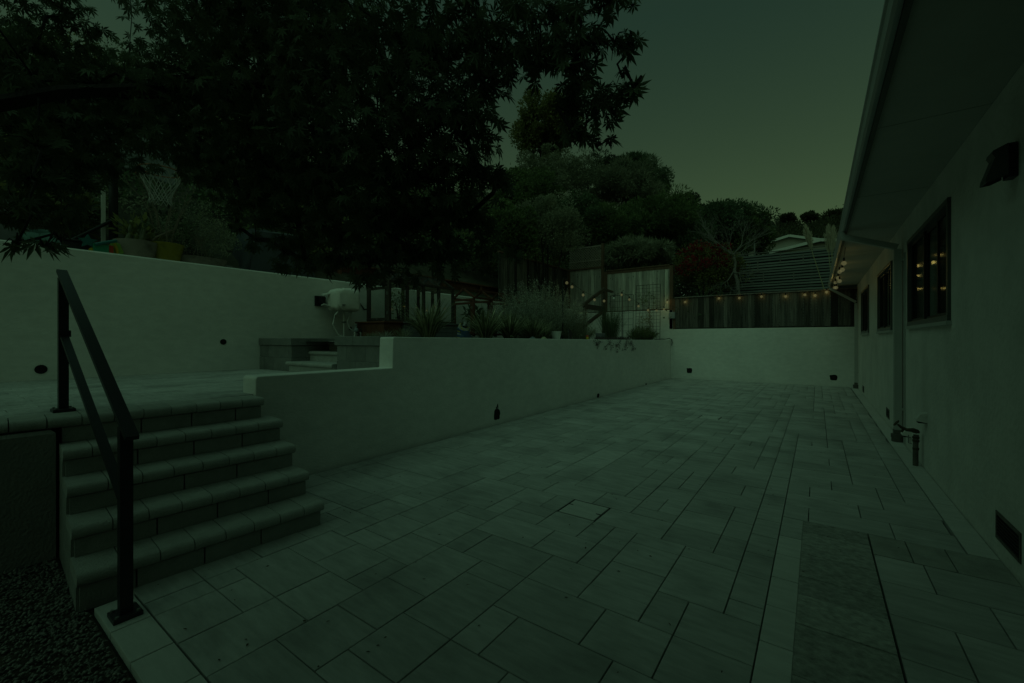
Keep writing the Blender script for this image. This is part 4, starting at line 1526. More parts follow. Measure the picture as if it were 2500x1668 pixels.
def light_string(label, pts, loc, cat='string lights', sag=.06, posts=()):
    """pts: bulb tops (x, y, z, lit); the cable runs a little above the sockets."""
    t = thing('string_lights', label, cat, loc, 'strings of lit bulbs')
    run = [Vector(p[:3]) + Vector((0, 0, .055)) for p in pts]
    path = []
    ends = ([Vector(posts[0])] if posts and posts[0] else []) + run + ([Vector(posts[1])] if len(posts) > 1 and posts[1] else [])
    for i in range(len(ends) - 1):
        for k in range(5):
            u = k / 5
            q = ends[i].lerp(ends[i + 1], u)
            q.z -= sag * 4 * u * (1 - u) * .15
            path.append(q)
    path.append(ends[-1])
    b = B(); b.tube(path, .0045, 5); b.build('cable', M_CABLE, t)
    for p in pts:
        so = shared('socket', SK, t, p[:3], random.uniform(0, 6))
        o = bpy.data.objects.new('bulb', GL if p[3] else G2)
        COL.objects.link(o); o.parent = so
        if p[3]:
            lo = bpy.data.objects.new('bulb_light', LAMP)
            COL.objects.link(lo); lo.parent = so; lo.location = (0, 0, -.04)
    return t


poleA = on_X(1374, 815, -5.05); poleA = Vector((-5.05, poleA.y, PZ))
poleB = Vector((-5.05, on_X(1519, 800, -5.05).y, PZ))
for (p, ztop, lab) in ((poleA, 2.80, 'slim black pole by the sage bush holding up the string lights'), (poleB, 2.86, 'slim black pole beside the dark reeds holding up the string lights')):
    t = thing('light_pole', lab, 'pole', p, 'poles of the string lights')
    b = B(); b.tube([p - Vector((0, 0, .05)), Vector((p.x, p.y, ztop))], .014, 8); b.build('shaft', M_BLACK, t, smooth=True)
    b = B(); b.tube([(p.x, p.y, ztop), (p.x + .02, p.y + .02, ztop + .05), (p.x + .05, p.y + .03, ztop + .02)], .007, 6); b.build('hook', M_BLACK, t)
da, db = dep_X(1374, -5.05), dep_X(1519, -5.05)


def interp(px, d0, x0, d1, x1):
    u = (px - x0) / (x1 - x0)
    return 1 / ((1 - u) / d0 + u / d1)


L1 = [(1383.8, 688, 1), (1396.5, 698, 1), (1423.7, 718, 1), (1451.4, 730, 1), (1474.8, 733, 1), (1498.6, 727, 0)]
pts = []
for (px, py, lit) in L1:
    p = at(px, py - 2, interp(px, da, 1374, db, 1519))
    pts.append((p.x, p.y, p.z, lit))
light_string('string of warm bulbs sagging between two black poles over the planted bed', pts, poleA, posts=(Vector((-5.05, poleA.y, 2.80)), Vector((-5.05, poleB.y, 2.86))))
L2 = [(1517.7, 718.5, 1), (1536.5, 730, 1), (1558.8, 746, 1), (1582, 756, 1), (1602.8, 757, 1), (1621, 754, 1), (1629, 736, 1)]
dc = dep_Y(1633, 15.15)
pts = []
for (px, py, lit) in L2:
    p = at(px, py - 2, interp(px, db, 1519, dc, 1633))
    pts.append((p.x, p.y, p.z, lit))
light_string('string of warm bulbs drooping from the second pole to the fence corner post', pts, poleB, posts=(Vector((-5.05, poleB.y, 2.86)), Vector((-4.1, 15.17, 2.75))))
L3 = [(1672.5, 737), (1755, 728), (1805, 727), (1859, 723.5), (1918, 723), (1965, 719), (1990, 720.5), (2018, 712)]
pts = []
for (px, py) in L3:
    p = on_Y(px, py - 3, 15.165)
    pts.append((p.x, p.y, p.z, 1))
light_string('string of warm bulbs along the top of the dark board fence', pts, (-1.6, 15.16, 2.7), posts=(Vector((-4.1, 15.17, 2.75)), None))
L4 = [(2037.5, 702), (2041.5, 701.5), (2039.6, 689.5), (2049.7, 684.8), (2046.3, 677.6), (2050, 662), (2056.4, 656.4), (2060.4, 640)]
pts = []
for i, (px, py) in enumerate(L4):
    p = on_X(px, py - 4, .37)
    # keep every bulb just under the soffit: slide it along its own height band
    p.z = min(p.z, SOF - .07)
    pts.append((p.x, p.y, p.z, 1))
pts.sort(key=lambda q: -q[1])
light_string('string of warm bulbs hung under the house eave, lighting the soffit', pts, (.37, 11, 2.75), posts=(Vector((.25, 15.1, 2.78)), Vector((.38, pts[-1][1] - .25, SOF - .01))))

# ------------------------------------------------------------------ plants of the raised bed
def blades(name, label, base, n, h, spread, w, m, cat='plant', group=None, pale=0.0, droop=0.5, part='foliage', rbase=.10):
    """strap leaves arching out of one base, each five segments long."""
    t = thing(name, label, cat, base, group)
    base = np.array(base)
    for frac, mm, nm in ((1 - pale, m, part), (pale, M_FLAX_P, part)):
        k = int(n * frac)
        if k < 1:
            continue
        ang = rng.uniform(0, 2 * math.pi, k)
        out = np.stack([np.cos(ang), np.sin(ang), np.zeros(k)], 1)
        sd = np.stack([-np.sin(ang), np.cos(ang), np.zeros(k)], 1)
        H = h * rng.uniform(.55, 1.15, k)[:, None]
        SP = spread * rng.uniform(.1, 1.1, k)[:, None]
        DR = droop * rng.uniform(0, 1.0, k)[:, None]
        P0 = base + out * rng.uniform(0, rbase, k)[:, None]
        segs = 5
        Vs = []
        for s in range(segs + 1):
            u = s / segs
            c = P0 + out * SP * (u ** 1.4) + np.array([0, 0, 1]) * H * (u - DR * u ** 3 * .9)
            ww = w * (1 - u ** 2.5) * (.6 + .4 * min(1, u * 4)) + .0008
            Vs.append(c - sd * ww / 2); Vs.append(c + sd * ww / 2)
        V = np.stack(Vs, 1).reshape(-1, 3)
        f = np.array([[2 * s, 2 * s + 1, 2 * s + 3, 2 * s + 2] for s in range(segs)])
        F = (f[None] + (np.arange(k) * (2 * segs + 2))[:, None, None]).reshape(-1, 4)
        np_mesh(nm, V, F, mm, t, np.repeat(rng.random(k) * .999, segs))
    return t


def bedp(px, X, z=PZ):
    p = on_X(px, 800, X)
    return Vector((X, p.y, z))


FG = 'strap leaved clumps along the planted bed'
blades('flax_clump', 'large variegated strap leaved clump at the near end of the planted bed', bedp(1045, -5.0), 230, .66, .56, .024, M_FLAX, group=FG, pale=.38, droop=.55)
blades('flax_clump', 'variegated strap leaved clump right of the blue soil bag', bedp(1185, -4.75), 260, .60, .62, .022, M_FLAX, group=FG, pale=.38, droop=.5)
blades('flax_clump', 'variegated strap leaved clump with one leaf hanging over the wall top', bedp(1245, -4.75), 250, .58, .60, .022, M_FLAX, group=FG, pale=.35, droop=.55)
blades('flax_clump', 'variegated strap leaved clump in front of the middle of the sage bush', bedp(1300, -4.75), 220, .54, .56, .020, M_FLAX, group=FG, pale=.3, droop=.5)
blades('flax_clump', 'slimmer strap leaved clump beside the white plant pot', bedp(1330, -4.8), 110, .46, .38, .018, M_FLAX, group=FG, pale=.2, droop=.5)
blades('fescue_tuft', 'low blue green grass tuft before the brown planter box', bedp(940, -6.2), 120, .20, .22, .006, LEAF['sage'], cat='grass', group='low grass tufts by the planters', droop=.4)
blades('fescue_tuft', 'low grass tuft between the valves and the brown planter box', bedp(905, -6.6), 120, .18, .20, .006, LEAF['grey_green'], cat='grass', group='low grass tufts by the planters', droop=.4)
blades('fescue_tuft', 'low grass tuft before the grey stacked plank bed', bedp(985, -6.0), 130, .26, .25, .006, LEAF['grey_green'], cat='grass', group='low grass tufts by the planters', droop=.4)
blades('reed_clump', 'tall dark upright reed clump before the wooden gate frame', bedp(1490, -5.0), 420, 1.0, .42, .008, LEAF['deep'], droop=.12, rbase=.22)
blades('hanging_leaf', 'single long strap leaf drooping over the top of the low wall', Vector((-4.2, bedp(1246, -4.2).y, PZ + .06)), 3, .05, .12, .02, M_FLAX, pale=0, droop=3.5, cat='leaf')


def sprigs(name, label, c, R, n, L, m, cat='bush', leaf=.03, leafw=.012, base=None, tip=None, per=26):
    """many thin upright sprigs with small leaves: sage and lavender like."""
    base = base or Vector((c[0], c[1], c[2] - R[2]))
    t = thing(name, label, cat, base)
    th = rng.uniform(0, 2 * math.pi, n); rr = np.sqrt(rng.random(n))
    P0 = np.stack([c[0] + R[0] * rr * np.cos(th) * .55, c[1] + R[1] * rr * np.sin(th) * .55, np.full(n, c[2] - R[2])], 1)
    tipz = c[2] - R[2] + 2 * R[2] * (1 - .55 * rr ** 2) * rng.uniform(.55, 1.12, n)
    P1 = np.stack([c[0] + R[0] * rr * np.cos(th) * 1.05, c[1] + R[1] * rr * np.sin(th) * 1.05, tipz], 1)
    P1[:, :2] += rng.normal(size=(n, 2)) * .05
    u = rng.random((n, per)) ** .7
    P = P0[:, None] + (P1 - P0)[:, None] * u[..., None] + rng.normal(size=(n, per, 3)) * .012
    T = unit((P1 - P0))[:, None] * .7 + rng.normal(size=(n, per, 3)) * .7
    V, F = diamonds(P.reshape(-1, 3), T.reshape(-1, 3), rdir(n * per), leaf * rng.uniform(.6, 1.3, n * per), leafw)
    np_mesh('foliage', V, F, m, t, np.repeat(rng.random(n) * .999, per))
    b = B()
    for i in range(0, n, 3):
        a, e = Vector(P0[i]), Vector(P1[i])
        b.tube([a, a.lerp(e, .5) + Vector((0, 0, .03)), e], [.004, .003, .0012], 4, cap=False)
    o = b.build('stem', M_TWIG, t); o['kind'] = 'stuff'
    if tip:
        k = n // 4
        q = P1[rng.choice(n, k, replace=False)]
        pp = np.repeat(q, 7, 0) + np.concatenate([np.stack([rng.normal(size=7) * .008, rng.normal(size=7) * .008, np.linspace(-.02, .12, 7)], 1) for _ in range(k)])
        V, F = diamonds(pp, rdir(len(pp)), rdir(len(pp)), .016, .012)
        np_mesh('flower_spike', V, F, tip, t, rng.random(len(F)) * .999)
    return t


c = bedp(1322, -5.75); e0 = bedp(1235, -5.75); e1 = bedp(1410, -5.75)
sprigs('sage_bush', 'broad silvery sage bush with pale flower spikes filling the middle of the bed', Vector((c.x, c.y, PZ + .70)), (.95, (e1.y - e0.y) / 2 * 1.05, .70), 1700, .5, LEAF['sage'], tip=M_FLOWER, leaf=.042, leafw=.016)
c = bedp(1408, -5.0)
sprigs('lavender_bush', 'low grey green bush right of the tall sage bush', Vector((c.x, c.y, PZ + .26)), (.42, .85, .27), 330, .3, LEAF['grey_green'], leaf=.03, leafw=.011)
c = bedp(1568, -4.85)
sprigs('rosemary_mound', 'low dark rounded shrub under the wire trellis near the far corner', Vector((c.x, c.y, PZ + .24)), (.48, .70, .26), 480, .3, LEAF['mid'], leaf=.032, leafw=.010)
p0 = at(1330, 812, 8.5)

# climbing plants inside and around the cold frames
for (y, X, hh, m, lab, nl, LL) in ((5.75, -6.95, .55, 'mid', 'leggy leafy plant growing inside the dark weathered cold frame', 12, .05), (8.0, -6.9, .55, 'deep', 'big leaved dark plant growing inside the brown cold frame', 9, .12), (8.9, -6.9, .4, 'deep', 'smaller leafy plant at the back of the brown cold frame', 8, .10)):
    z0 = 1.69 if y < 7 else 1.46
    shrub('potted_plant', lab, 'plant', (X, y, z0), (X, y, z0 + hh * .6), (.22, .22, hh * .55), LEAF[m], nb=nl, per=26, L=LL, W=LL * .5, stems=4)

# soil bag
bp_ = bedp(1133, -4.72)
bag = thing('soil_bag', 'blue and yellow plastic soil bag slumped against the planted bed wall', 'bag', bp_)
V, F = [], []
NU, NV = 18, 14
for j in range(NV + 1):
    u = j / NV
    for i in range(NU):
        a = 2 * math.pi * i / NU
        wx, wy = .085 * (1 - .55 * u ** 3), .17 * (1 - .62 * u ** 2.2) + .02 * math.sin(u * 9)
        cr = 1 + .10 * math.sin(5 * a + 9 * u) + .06 * math.sin(9 * a - 14 * u)
        V.append((bp_.x + wx * math.cos(a) * cr - .03 * u, bp_.y + .02 + wy * math.sin(a) * cr + .06 * u * u - .05 * u, bp_.z - .02 + .27 * u - .05 * u * math.cos(a)))
bg = B()
mm = {M_BAGY: [], M_BAGB: [], M_BAGW: []}
for j in range(NV):
    for i in range(NU):
        a, c = j * NU + i, j * NU + (i + 1) % NU
        f = (a, c, c + NU, a + NU)
        k = M_BAGB
        if j < 3 or (j == 3 and i % 3):
            k = M_BAGY if (i + j) % 4 else M_BAGW
        elif j >= NV - 3:
            k = M_BAGW if (i + j) % 3 else M_BAGY
        elif j in (6, 8) and 1 < i % 9 < 6:
            k = M_BAGW if j == 6 else M_BAGY
        mm[k].append(f)
for m_, fs in mm.items():
    bg.use(m_)
    if not bg.v:
        bg.raw(V, fs)
    else:
        for f in fs:
            bg.f.append(f); bg.mi.append(bg.cur)
bg.build('sack', None, bag, smooth=True)
bedc = B(); bedc.tube([bp_ + Vector((-.03, .03, .23)), bp_ + Vector((-.03, .045, .26)), bp_ + Vector((-.035, .07, .28))], [.035, .02, .04], 9); bedc.build('tied_neck', M_BAGW, bag, smooth=True)

# small things on the wall top
p = bedp(1358, -4.45)
t = thing('plant_pot', 'tapered white plastic plant pot on the wall edge of the bed', 'pot', p)
B().lathe(p, [(.075, 0.0), (.105, .16), (.112, .165), (.112, .18), (.10, .18), (.095, .12)], 20).build('pot', M_WHITEP, t, smooth=True)
p = bedp(1393, -4.4)
t = thing('solar_panel', 'small black tilted panel leaning on the bed right of the white pot', 'panel', p)
b = B(); b.bar(p + Vector((.03, -.09, -.02)), p + Vector((-.03, .03, .22)), .16, .012, (1, 0, 0)); b.build('panel', M_BLACKP, t)
p = bedp(1434, -4.42)
t = thing('garden_ornament', 'small yellow ornament with red cap at the foot of the gate frame', 'ornament', p)
B().lathe(p, [(.028, -.01), (.034, .03), (.03, .07), (.026, .075)], 12).build('body', M_YELT, t, smooth=True)
B().lathe(p + Vector((0, 0, .076)), [(.036, 0), (.03, .02), (.01, .035)], 12).build('cap', M_REDT, t, smooth=True)
p = bedp(1466, -4.5)
t = thing('square_planter', 'small square grey planter at the foot of the dark reeds', 'planter', p)
B().box(p.x - .09, p.x + .09, p.y - .10, p.y + .10, p.z - .02, p.z + .17, .008).build('pot', M_GREYSTONE, t)
for (px, X, mA, mB, lab) in ((1300, -4.42, M_WHITEP, M_SASH, 'flat grey stone lying at the foot of the strap leaved clumps'), (1328, -4.4, M_YELT, M_FLAX_P, 'pale yellowish rock beside the white plant pot')):
    p = bedp(px, X)
    V = [p + Vector((random.uniform(.8, 1.2) * .05 * math.cos(a) * math.cos(q), random.uniform(.8, 1.2) * .09 * math.sin(a) * math.cos(q), .045 * math.sin(q) + .02)) for q in (-.6, 0, .7) for a in [k * math.pi / 4 for k in range(8)]] + [p + Vector((0, 0, .07))]
    F = [(j * 8 + i, j * 8 + (i + 1) % 8, (j + 1) * 8 + (i + 1) % 8, (j + 1) * 8 + i) for j in range(2) for i in range(8)] + [(16 + i, 16 + (i + 1) % 8, 24) for i in range(8)]
    tag(B().raw(V, F).build('rock', M_BOXGREY if px == 1300 else M_FLAX_P, smooth=True), lab, 'rock')

# wooden gate frame with wire
g0, g1 = bedp(1428, -5.9), bedp(1474, -5.9)
gt = thing('gate_frame', 'sloping wooden stair gate frame with wire mesh between the sage bush and the reeds', 'gate', g1)
zt = lambda py, px: CAM_H + (HZ - py) / FPX * dep_X(px, -5.9)
b = B(); b.box(-5.95, -5.85, g1.y - .02, g1.y + .09, PZ - .05, zt(703, 1468), .004); b.build('post', M_LIMB, gt)
b = B(); b.box(-5.94, -5.86, g0.y - .05, g0.y + .03, PZ - .05, zt(745, 1426), .004); b.build('post', M_LIMB, gt)
for (ya, yb) in ((744, 704), (797, 758)):
    b = B(); b.bar((-5.9, g0.y - .1, zt(ya, 1424)), (-5.9, g1.y + .05, zt(yb, 1470)), .07, .10); b.build('rail', M_LIMB, gt)
b = B(); b.bar((-5.9, g1.y + .0, zt(705, 1470)), (-5.9, g1.y + .75, zt(710, 1482)), .09, .06); b.build('rail', M_LIMB, gt)
b = B(); b.box(-5.93, -5.87, g0.y + .05, g1.y - .04, zt(756, 1440), zt(744, 1440), .004); b.build('rail', M_SASH, gt)
wm = B()
for k in range(16):
    u = k / 15
    y = g0.y + (g1.y - g0.y) * u
    zl, zh = zt(797, 1424) * (1 - u) + zt(758, 1470) * u, zt(744, 1424) * (1 - u) + zt(704, 1470) * u
    wm.tube([(-5.9, y, zl), (-5.9, y, zh)], .004, 4, False)
    wm.tube([(-5.9, g0.y, zt(797, 1424) + (zt(744, 1424) - zt(797, 1424)) * u), (-5.9, g1.y, zt(758, 1470) + (zt(704, 1470) - zt(758, 1470)) * u)], .004, 4, False)
o = wm.build('wire_mesh', M_STEEL, gt); o['kind'] = 'stuff'


def trellis(label, Y, px0, px1, ytop, ybot, nx_, nz_):
    x0, x1 = on_Y(px0, 800, Y).x, on_Y(px1, 800, Y).x
    z1_ = CAM_H + (HZ - ytop) / FPX * dep_Y((px0 + px1) / 2, Y)
    z0_ = PZ - .03
    t = thing('wire_trellis', label, 'trellis', ((x0 + x1) / 2, Y, z0_), 'wire trellis panels in the bed')
    for k in range(nx_ + 1):
        x = x0 + (x1 - x0) * k / nx_
        b = B(); b.tube([(x, Y, z0_), (x + .01, Y + .03, z1_)], .008 if k in (0, nx_) else .0045, 5, False); b.build('wire', M_CABLE, t)
    for k in range(nz_ + 1):
        z = z0_ + .12 + (z1_ - z0_ - .12) * k / nz_
        b = B(); b.tube([(x0, Y - .008, z), (x1, Y - .008, z)], .008 if k == nz_ else .0045, 5, False); b.build('wire', M_CABLE, t)
    return t


trellis('taller black wire trellis panel with vines nearest the far corner', 14.45, 1552, 1611, 696, 828, 7, 15)
trellis('lower black wire trellis panel behind the second light pole', 13.7, 1489, 1545, 721, 820, 5, 7)
# vines on the trellis
for (px0, px1, yt, yb, lab, m, n) in ((1562, 1592, 758, 815, 'yellowing vine climbing the lower half of the taller trellis', 'straw', 16), (1545, 1600, 715, 745, 'thin green vine straggling over the top of the trellis panels', 'mid', 12)):
    d = dep_Y((px0 + px1) / 2, 14.3)
    bl = []
    for k in range(n):
        p = at(random.uniform(px0, px1), random.uniform(yt, yb), d)
        bl.append((p.x, p.y, p.z, .07, .09, .09))
    V, F, r = blob_leaves(bl, 22, .05, .022, shell=.1)
    p = at((px0 + px1) / 2, yb, d)
    t = thing('climbing_vine', lab, 'vine', p)
    np_mesh('foliage', V, F, LEAF[m], t, r)
    b = B()
    for k in range(4):
        a = at(random.uniform(px0, px1), 822, d); e = at(random.uniform(px0, px1), yt, d)
        b.tube([a, a.lerp(e, .4) + Vector((.02, .05, 0)), e], .004, 4)
    b.build('stem', M_TWIG, t)

# trailing plant over the wall and cable at the corner
bl = []
for (px, w_, n, dz) in ((1455, 18, 9, .10), (1483, 10, 10, .16), (1500, 22, 16, .16), (1527, 6, 8, .20), (1541, 4, 7, .16), (1547, 4, 6, .14)):
    for k in range(n):
        q = bedp(px + random.uniform(-w_, w_) * .8, -4.12 + random.uniform(-.06, .03))
        bl.append((q.x, q.y, PZ - .01 - random.random() * dz * 1.7, .04, .07, .05))
for k in range(60):
    q = bedp(random.uniform(1450, 1535), random.uniform(-4.5, -4.2))
    bl.append((q.x, q.y, PZ + .03, .06, .09, .05))
V, F, r = blob_leaves(bl, 34, .03, .014, shell=.1, droop=.8)
t = thing('trailing_plant', 'dull purple trailing ground cover spilling over the far end of the low wall', 'plant', bedp(1500, -4.3))
np_mesh('foliage', V, F, LEAF['plum'], t, r)
q = bedp(1622, -4.2)
t = thing('loose_cable', 'loose black cable looping over the wall top at the far corner', 'cable', (-4.15, 14.9, PZ))
b = B(); b.tube([(-4.3, 14.0, 1.335), (-4.22, 14.5, 1.35), (-4.2, 14.8, 1.345), (-4.12, 15.0, 1.37), (-4.06, 15.10, 1.33), (-4.05, 15.12, 1.22), (-4.07, 15.13, 1.12)], [.010, .012, .012, .014, .016, .016, .008], 8); b.build('cable', M_CABLE, t, smooth=True)

# ------------------------------------------------------------------ things on the ledge above the tall wall
LZ0 = 2.47


def ledge(px, X=-7.95):
    p = on_X(px, 500, X)
    return Vector((X, p.y, LZ0))


p = ledge(333)
t = thing('clay_pot', 'wide dusty clay pot of dried plants left of the yellow pot', 'pot', p)
B().lathe(p, [(.18, -.02), (.235, .16), (.25, .24), (.255, .27), (.235, .275), (.22, .24)], 28).build('pot', M_TERRA, t, smooth=True)
b = B()
for k in range(7):
    a = random.uniform(0, 6.28); r0 = random.uniform(.05, .16)
    q = p + Vector((r0 * math.cos(a), r0 * math.sin(a), .24)); hgt = random.uniform(.12, .28)
    b.tube([q, q + Vector((.01, .01, hgt * .5)), q + Vector((.03, .02, hgt))], [.028, .034, .012], 7)
b.build('cactus_stem', LEAF['grey_green'], t, smooth=True)
b = B(); b.tube([p + Vector((.02, .12, .26)), p + Vector((.05, .22, .38)), p + Vector((.06, .40, .52))], [.02, .018, .014], 6); b.build('dead_branch', M_TWIG, t, smooth=True)
V, F, r = blob_leaves([(p.x - .02, p.y - .03, p.z + .45, .16, .22, .16), (p.x, p.y + .05, p.z + .35, .18, .2, .15)], 60, .13, .05, shell=.2, up=.8)
np_mesh('foliage', V, F, LEAF['olive'], t, r)
p = ledge(405)
t = thing('yellow_pot', 'glazed mustard yellow pot holding a leafless many stemmed shrub', 'pot', p)
B().lathe(p, [(.15, -.02), (.18, .10), (.215, .26), (.225, .285), (.225, .30), (.20, .30), (.19, .26)], 28).build('pot', M_YELLOW, t, smooth=True)
b = B()


def twigs(b, a, d, ln, r, lev, kids=3, spread=.5):
    e = a + d * ln
    m_ = a.lerp(e, .5) + Vector((random.uniform(-1, 1), random.uniform(-1, 1), random.uniform(-.5, .5))) * ln * .06
    b.tube([a, m_, e], [r, r * .8, r * .6], 5 if r < .02 else 8, cap=False)
    if lev <= 0:
        return
    for k in range(kids):
        dd = (d + Vector((random.uniform(-1, 1), random.uniform(-1, 1), random.uniform(-.4, .6))) * spread).normalized()
        s = a.lerp(e, random.uniform(.55, 1.0))
        twigs(b, s, dd, ln * random.uniform(.6, .85), r * .6, lev - 1, kids, spread)


for k in range(7):
    a = k * .9
    q = p + Vector((.06 * math.cos(a), .06 * math.sin(a), .26))
    twigs(b, q, Vector((.16 * math.cos(a), .26 * math.sin(a), 1)).normalized(), .55, .009, 2, 2, .32)
b.build('bare_stems', M_TWIG, t)
p = ledge(494)
t = thing('low_trough', 'low dusty brown trough overflowing with a small leaved bush', 'planter', p)
b = B()
V, F = [], []
n = 28
for (rx, z) in ((.26, -.02), (.31, .09), (.33, .165), (.30, .165), (.28, .10)):
    for k in range(n):
        a = 2 * math.pi * k / n
        V.append((p.x + rx * .55 * math.cos(a), p.y + rx * 1.05 * math.sin(a), p.z + z))
for j in range(4):
    for k in range(n):
        a, c = j * n + k, j * n + (k + 1) % n
        F.append((a, c, c + n, a + n))
F.append(tuple(range(4 * n, 5 * n)))
b.raw(V, F).build('trough', M_BROWNTUB, t, smooth=True)
V, F, r = blob_leaves(lumps((p.x - .25, p.y, p.z + .48), (.38, .55, .52), 40, .34), 110, .035, .018)
np_mesh('foliage', V, F, LEAF['grey_green'], t, r)
b = B()
for k in range(8):
    twigs(b, p + Vector((-.1, random.uniform(-.2, .2), .14)), Vector((random.uniform(-.3, .1), random.uniform(-.6, .6), 1)).normalized(), .4, .006, 1, 2, .4)
b.build('stem', M_TWIG, t)
# leaning folded thing at the foot: grey stones
p = ledge(556, -8.0)
tag(B().raw([p + Vector(v) for v in ((-.1, -.16, -.03), (.08, -.14, -.03), (.1, .16, -.03), (-.1, .14, -.03), (-.04, -.05, .13), (.03, .05, .10))], [(0, 3, 2, 1), (0, 1, 4), (1, 2, 5, 4), (2, 3, 5), (3, 0, 4, 5)]).build('rock', M_GREYWOOD), 'pointed grey rock beside the covered furniture on the ledge', 'rock')

# tarp covered furniture
pc = on_X(655, 600, -8.45)
c0, c1 = on_X(572, 600, -8.45).y, on_X(752, 600, -8.45).y
t = thing('covered_grill', 'bulky garden grill under a slate grey tarp on the ledge', 'grill', (-8.45, (c0 + c1) / 2, LZ0))
V, F = [], []
NU, NV = 36, 12
cyy, hw = (c0 + c1) / 2, (c1 - c0) / 2
for j in range(NV + 1):
    u = j / NV
    for i in range(NU):
        a = 2 * math.pi * i / NU
        sg = lambda v, e: math.copysign(abs(v) ** e, v)
        ex = .45
        wx = .42 * (1.08 - .25 * u) if u < .86 else .42 * .86 * (1 - u) / .14 * .95 + .01
        wy = hw * (1.05 - .30 * u) if u < .86 else hw * .79 * (1 - u) / .14 * .95 + .01
        fold = 1 + .055 * (1 - u) * math.sin(9 * a + 2 * u) + .03 * (1 - u) * math.sin(17 * a + 1)
        V.append((-8.45 + wx * sg(math.cos(a), ex) * fold, cyy + wy * sg(math.sin(a), ex) * fold, LZ0 - .06 + .92 * min(u, .86) / .86 + (.05 if u > .86 else 0) * (u - .86) / .14 + .02 * math.sin(5 * a)))
for j in range(NV):
    for i in range(NU):
        a, c = j * NU + i, j * NU + (i + 1) % NU
        F.append((a, c, c + NU, a + NU))
F.append(tuple(range(NV * NU, (NV + 1) * NU)))
B().raw(V, F).build('tarp', M_TARP, t, smooth=True)

# basketball hoop
bp = on_X(277, 500, -8.35)
hoop = thing('basketball_hoop', 'basketball hoop with white net on a dark pole above the tall wall', 'basketball hoop', Vector((bp.x, bp.y, LZ0)))
b = B(); b.tube([(bp.x, bp.y, LZ0 - .1), (bp.x, bp.y, LZ0 + 1.75)], .052, 14); b.build('pole', M_BLACKP, hoop, smooth=True)
b = B(); b.box(bp.x + .06, bp.x + .085, bp.y - .145, bp.y - .10, LZ0 + .13, LZ0 + 1.0, .003); b.build('height_scale', M_WHITEP, hoop)
q0, q1 = Vector((bp.x + .02, bp.y, LZ0 + .62)), on_X(160, 594, -7.95)
b = B(); b.tube([q0, q1], .022, 10); b.build('brace', M_BLACKP, hoop, smooth=True)
B().box(bp.x - .4, bp.x + .15, bp.y - .75, bp.y + .15, LZ0 - .05, LZ0 + .09, .02).build('base', M_BLACKP, hoop)
rc = at(392, 418, 6.05)
hz_ = rc.z
b = B()
ringp = [rc + Vector((0.25 * math.cos(2 * math.pi * k / 24), 0.25 * math.sin(2 * math.pi * k / 24), 0)) for k in range(25)]
b.tube(ringp, .009, 7); b.build('rim', M_ORANGE, hoop, smooth=True)
b = B()
prof_ = [(.25, 0), (.215, -.12), (.165, -.24), (.13, -.33), (.122, -.40), (.135, -.46)]
for k in range(12):
    for s in (-1, 1):
        pp = []
        for j, (r_, z_) in enumerate(prof_):
            a = 2 * math.pi * (k + s * j * .5) / 12
            pp.append(rc + Vector((r_ * math.cos(a), r_ * math.sin(a), z_)))
        b.tube(pp, .006, 5, False)
o = b.build('net', M_NET, hoop); o['kind'] = 'stuff'
toP = Vector((bp.x, bp.y, 0)) - Vector((rc.x, rc.y, 0)); toP.normalize()
bk = rc + toP * .40
sdv = Vector((-toP.y, toP.x, 0))
b = B()
b.prism([bk + sdv * s * .55 + Vector((0, 0, z)) for (s, z) in ((-1, .02), (1, .02), (1, .75), (-1, .75))], (0, 0, 0), toP * .03)
b.build('backboard', M_BOXGREY, hoop)
for dz in (.10, .42):
    b = B(); b.bar(bk + toP * .03 + Vector((0, 0, dz)), Vector((bp.x, bp.y, LZ0 + 1.35 + dz)), .04, .05); b.build('arm', M_BLACKP, hoop)
b = B(); b.bar(rc + toP * .22, bk, .10, .02); b.build('bracket', M_ORANGE, hoop)

# toys and pool things in front of the hoop base
def toy(name, label, cat, p):
    return thing(name, label, cat, p, None)


p = on_X(215, 600, -7.80)
t = toy('toy_star', 'teal star shaped plastic toy on the tall wall top left of the coloured blocks', 'toy', p)
b = B()
pts_ = []
for k in range(10):
    a = math.pi / 2 + k * math.pi / 5
    r_ = .095 if k % 2 == 0 else .045
    pts_.append(p + Vector((0, r_ * math.cos(a), r_ * math.sin(a) + .06)))
b.prism(pts_, (0, 0, 0), (-.05, 0, 0)); b.build('body', M_TEAL, t)
for (px, py, m_, s, lab) in ((244, 602, M_GREENT, .075, 'green plastic toy block between the teal star and red block'), (257, 600, M_REDT, .07, 'red orange plastic toy block on the tall wall top'), (226, 605, M_YELT, .035, 'small yellow toy block at the foot of the teal star')):
    p = on_X(px, py, -7.84)
    p.z = 2.50
    t = toy('toy_block', lab, 'toy', p)
    B().box(p.x - s, p.x + s, p.y - s, p.y + s, p.z - .005, p.z + 1.7 * s, .01).build('body', m_, t)
    B().lathe(p + Vector((0, 0, 1.7 * s)), [(s * .4, 0), (s * .4, .02)], 12).build('stud', m_, t)
p = on_X(262, 592, -7.80)
t = toy('toy_club', 'long teal plastic toy bar lying across the toy blocks', 'toy', p)
b = B(); b.tube([on_X(232, 597, -7.76), on_X(285, 588, -7.76)], .022, 10); b.build('bar', M_TEAL, t, smooth=True)
p = on_X(284, 602, -7.82); p.z = 2.50
t = toy('toy_shell', 'lime and yellow ribbed toy beside the clay pot', 'toy', p)
b = B()
pts_ = [p + Vector((0, .085 * math.cos(a) * (1 + .06 * math.cos(12 * a)), .085 * math.sin(a) * (1 + .06 * math.cos(12 * a)) + .085)) for a in [k * 2 * math.pi / 36 for k in range(36)]]
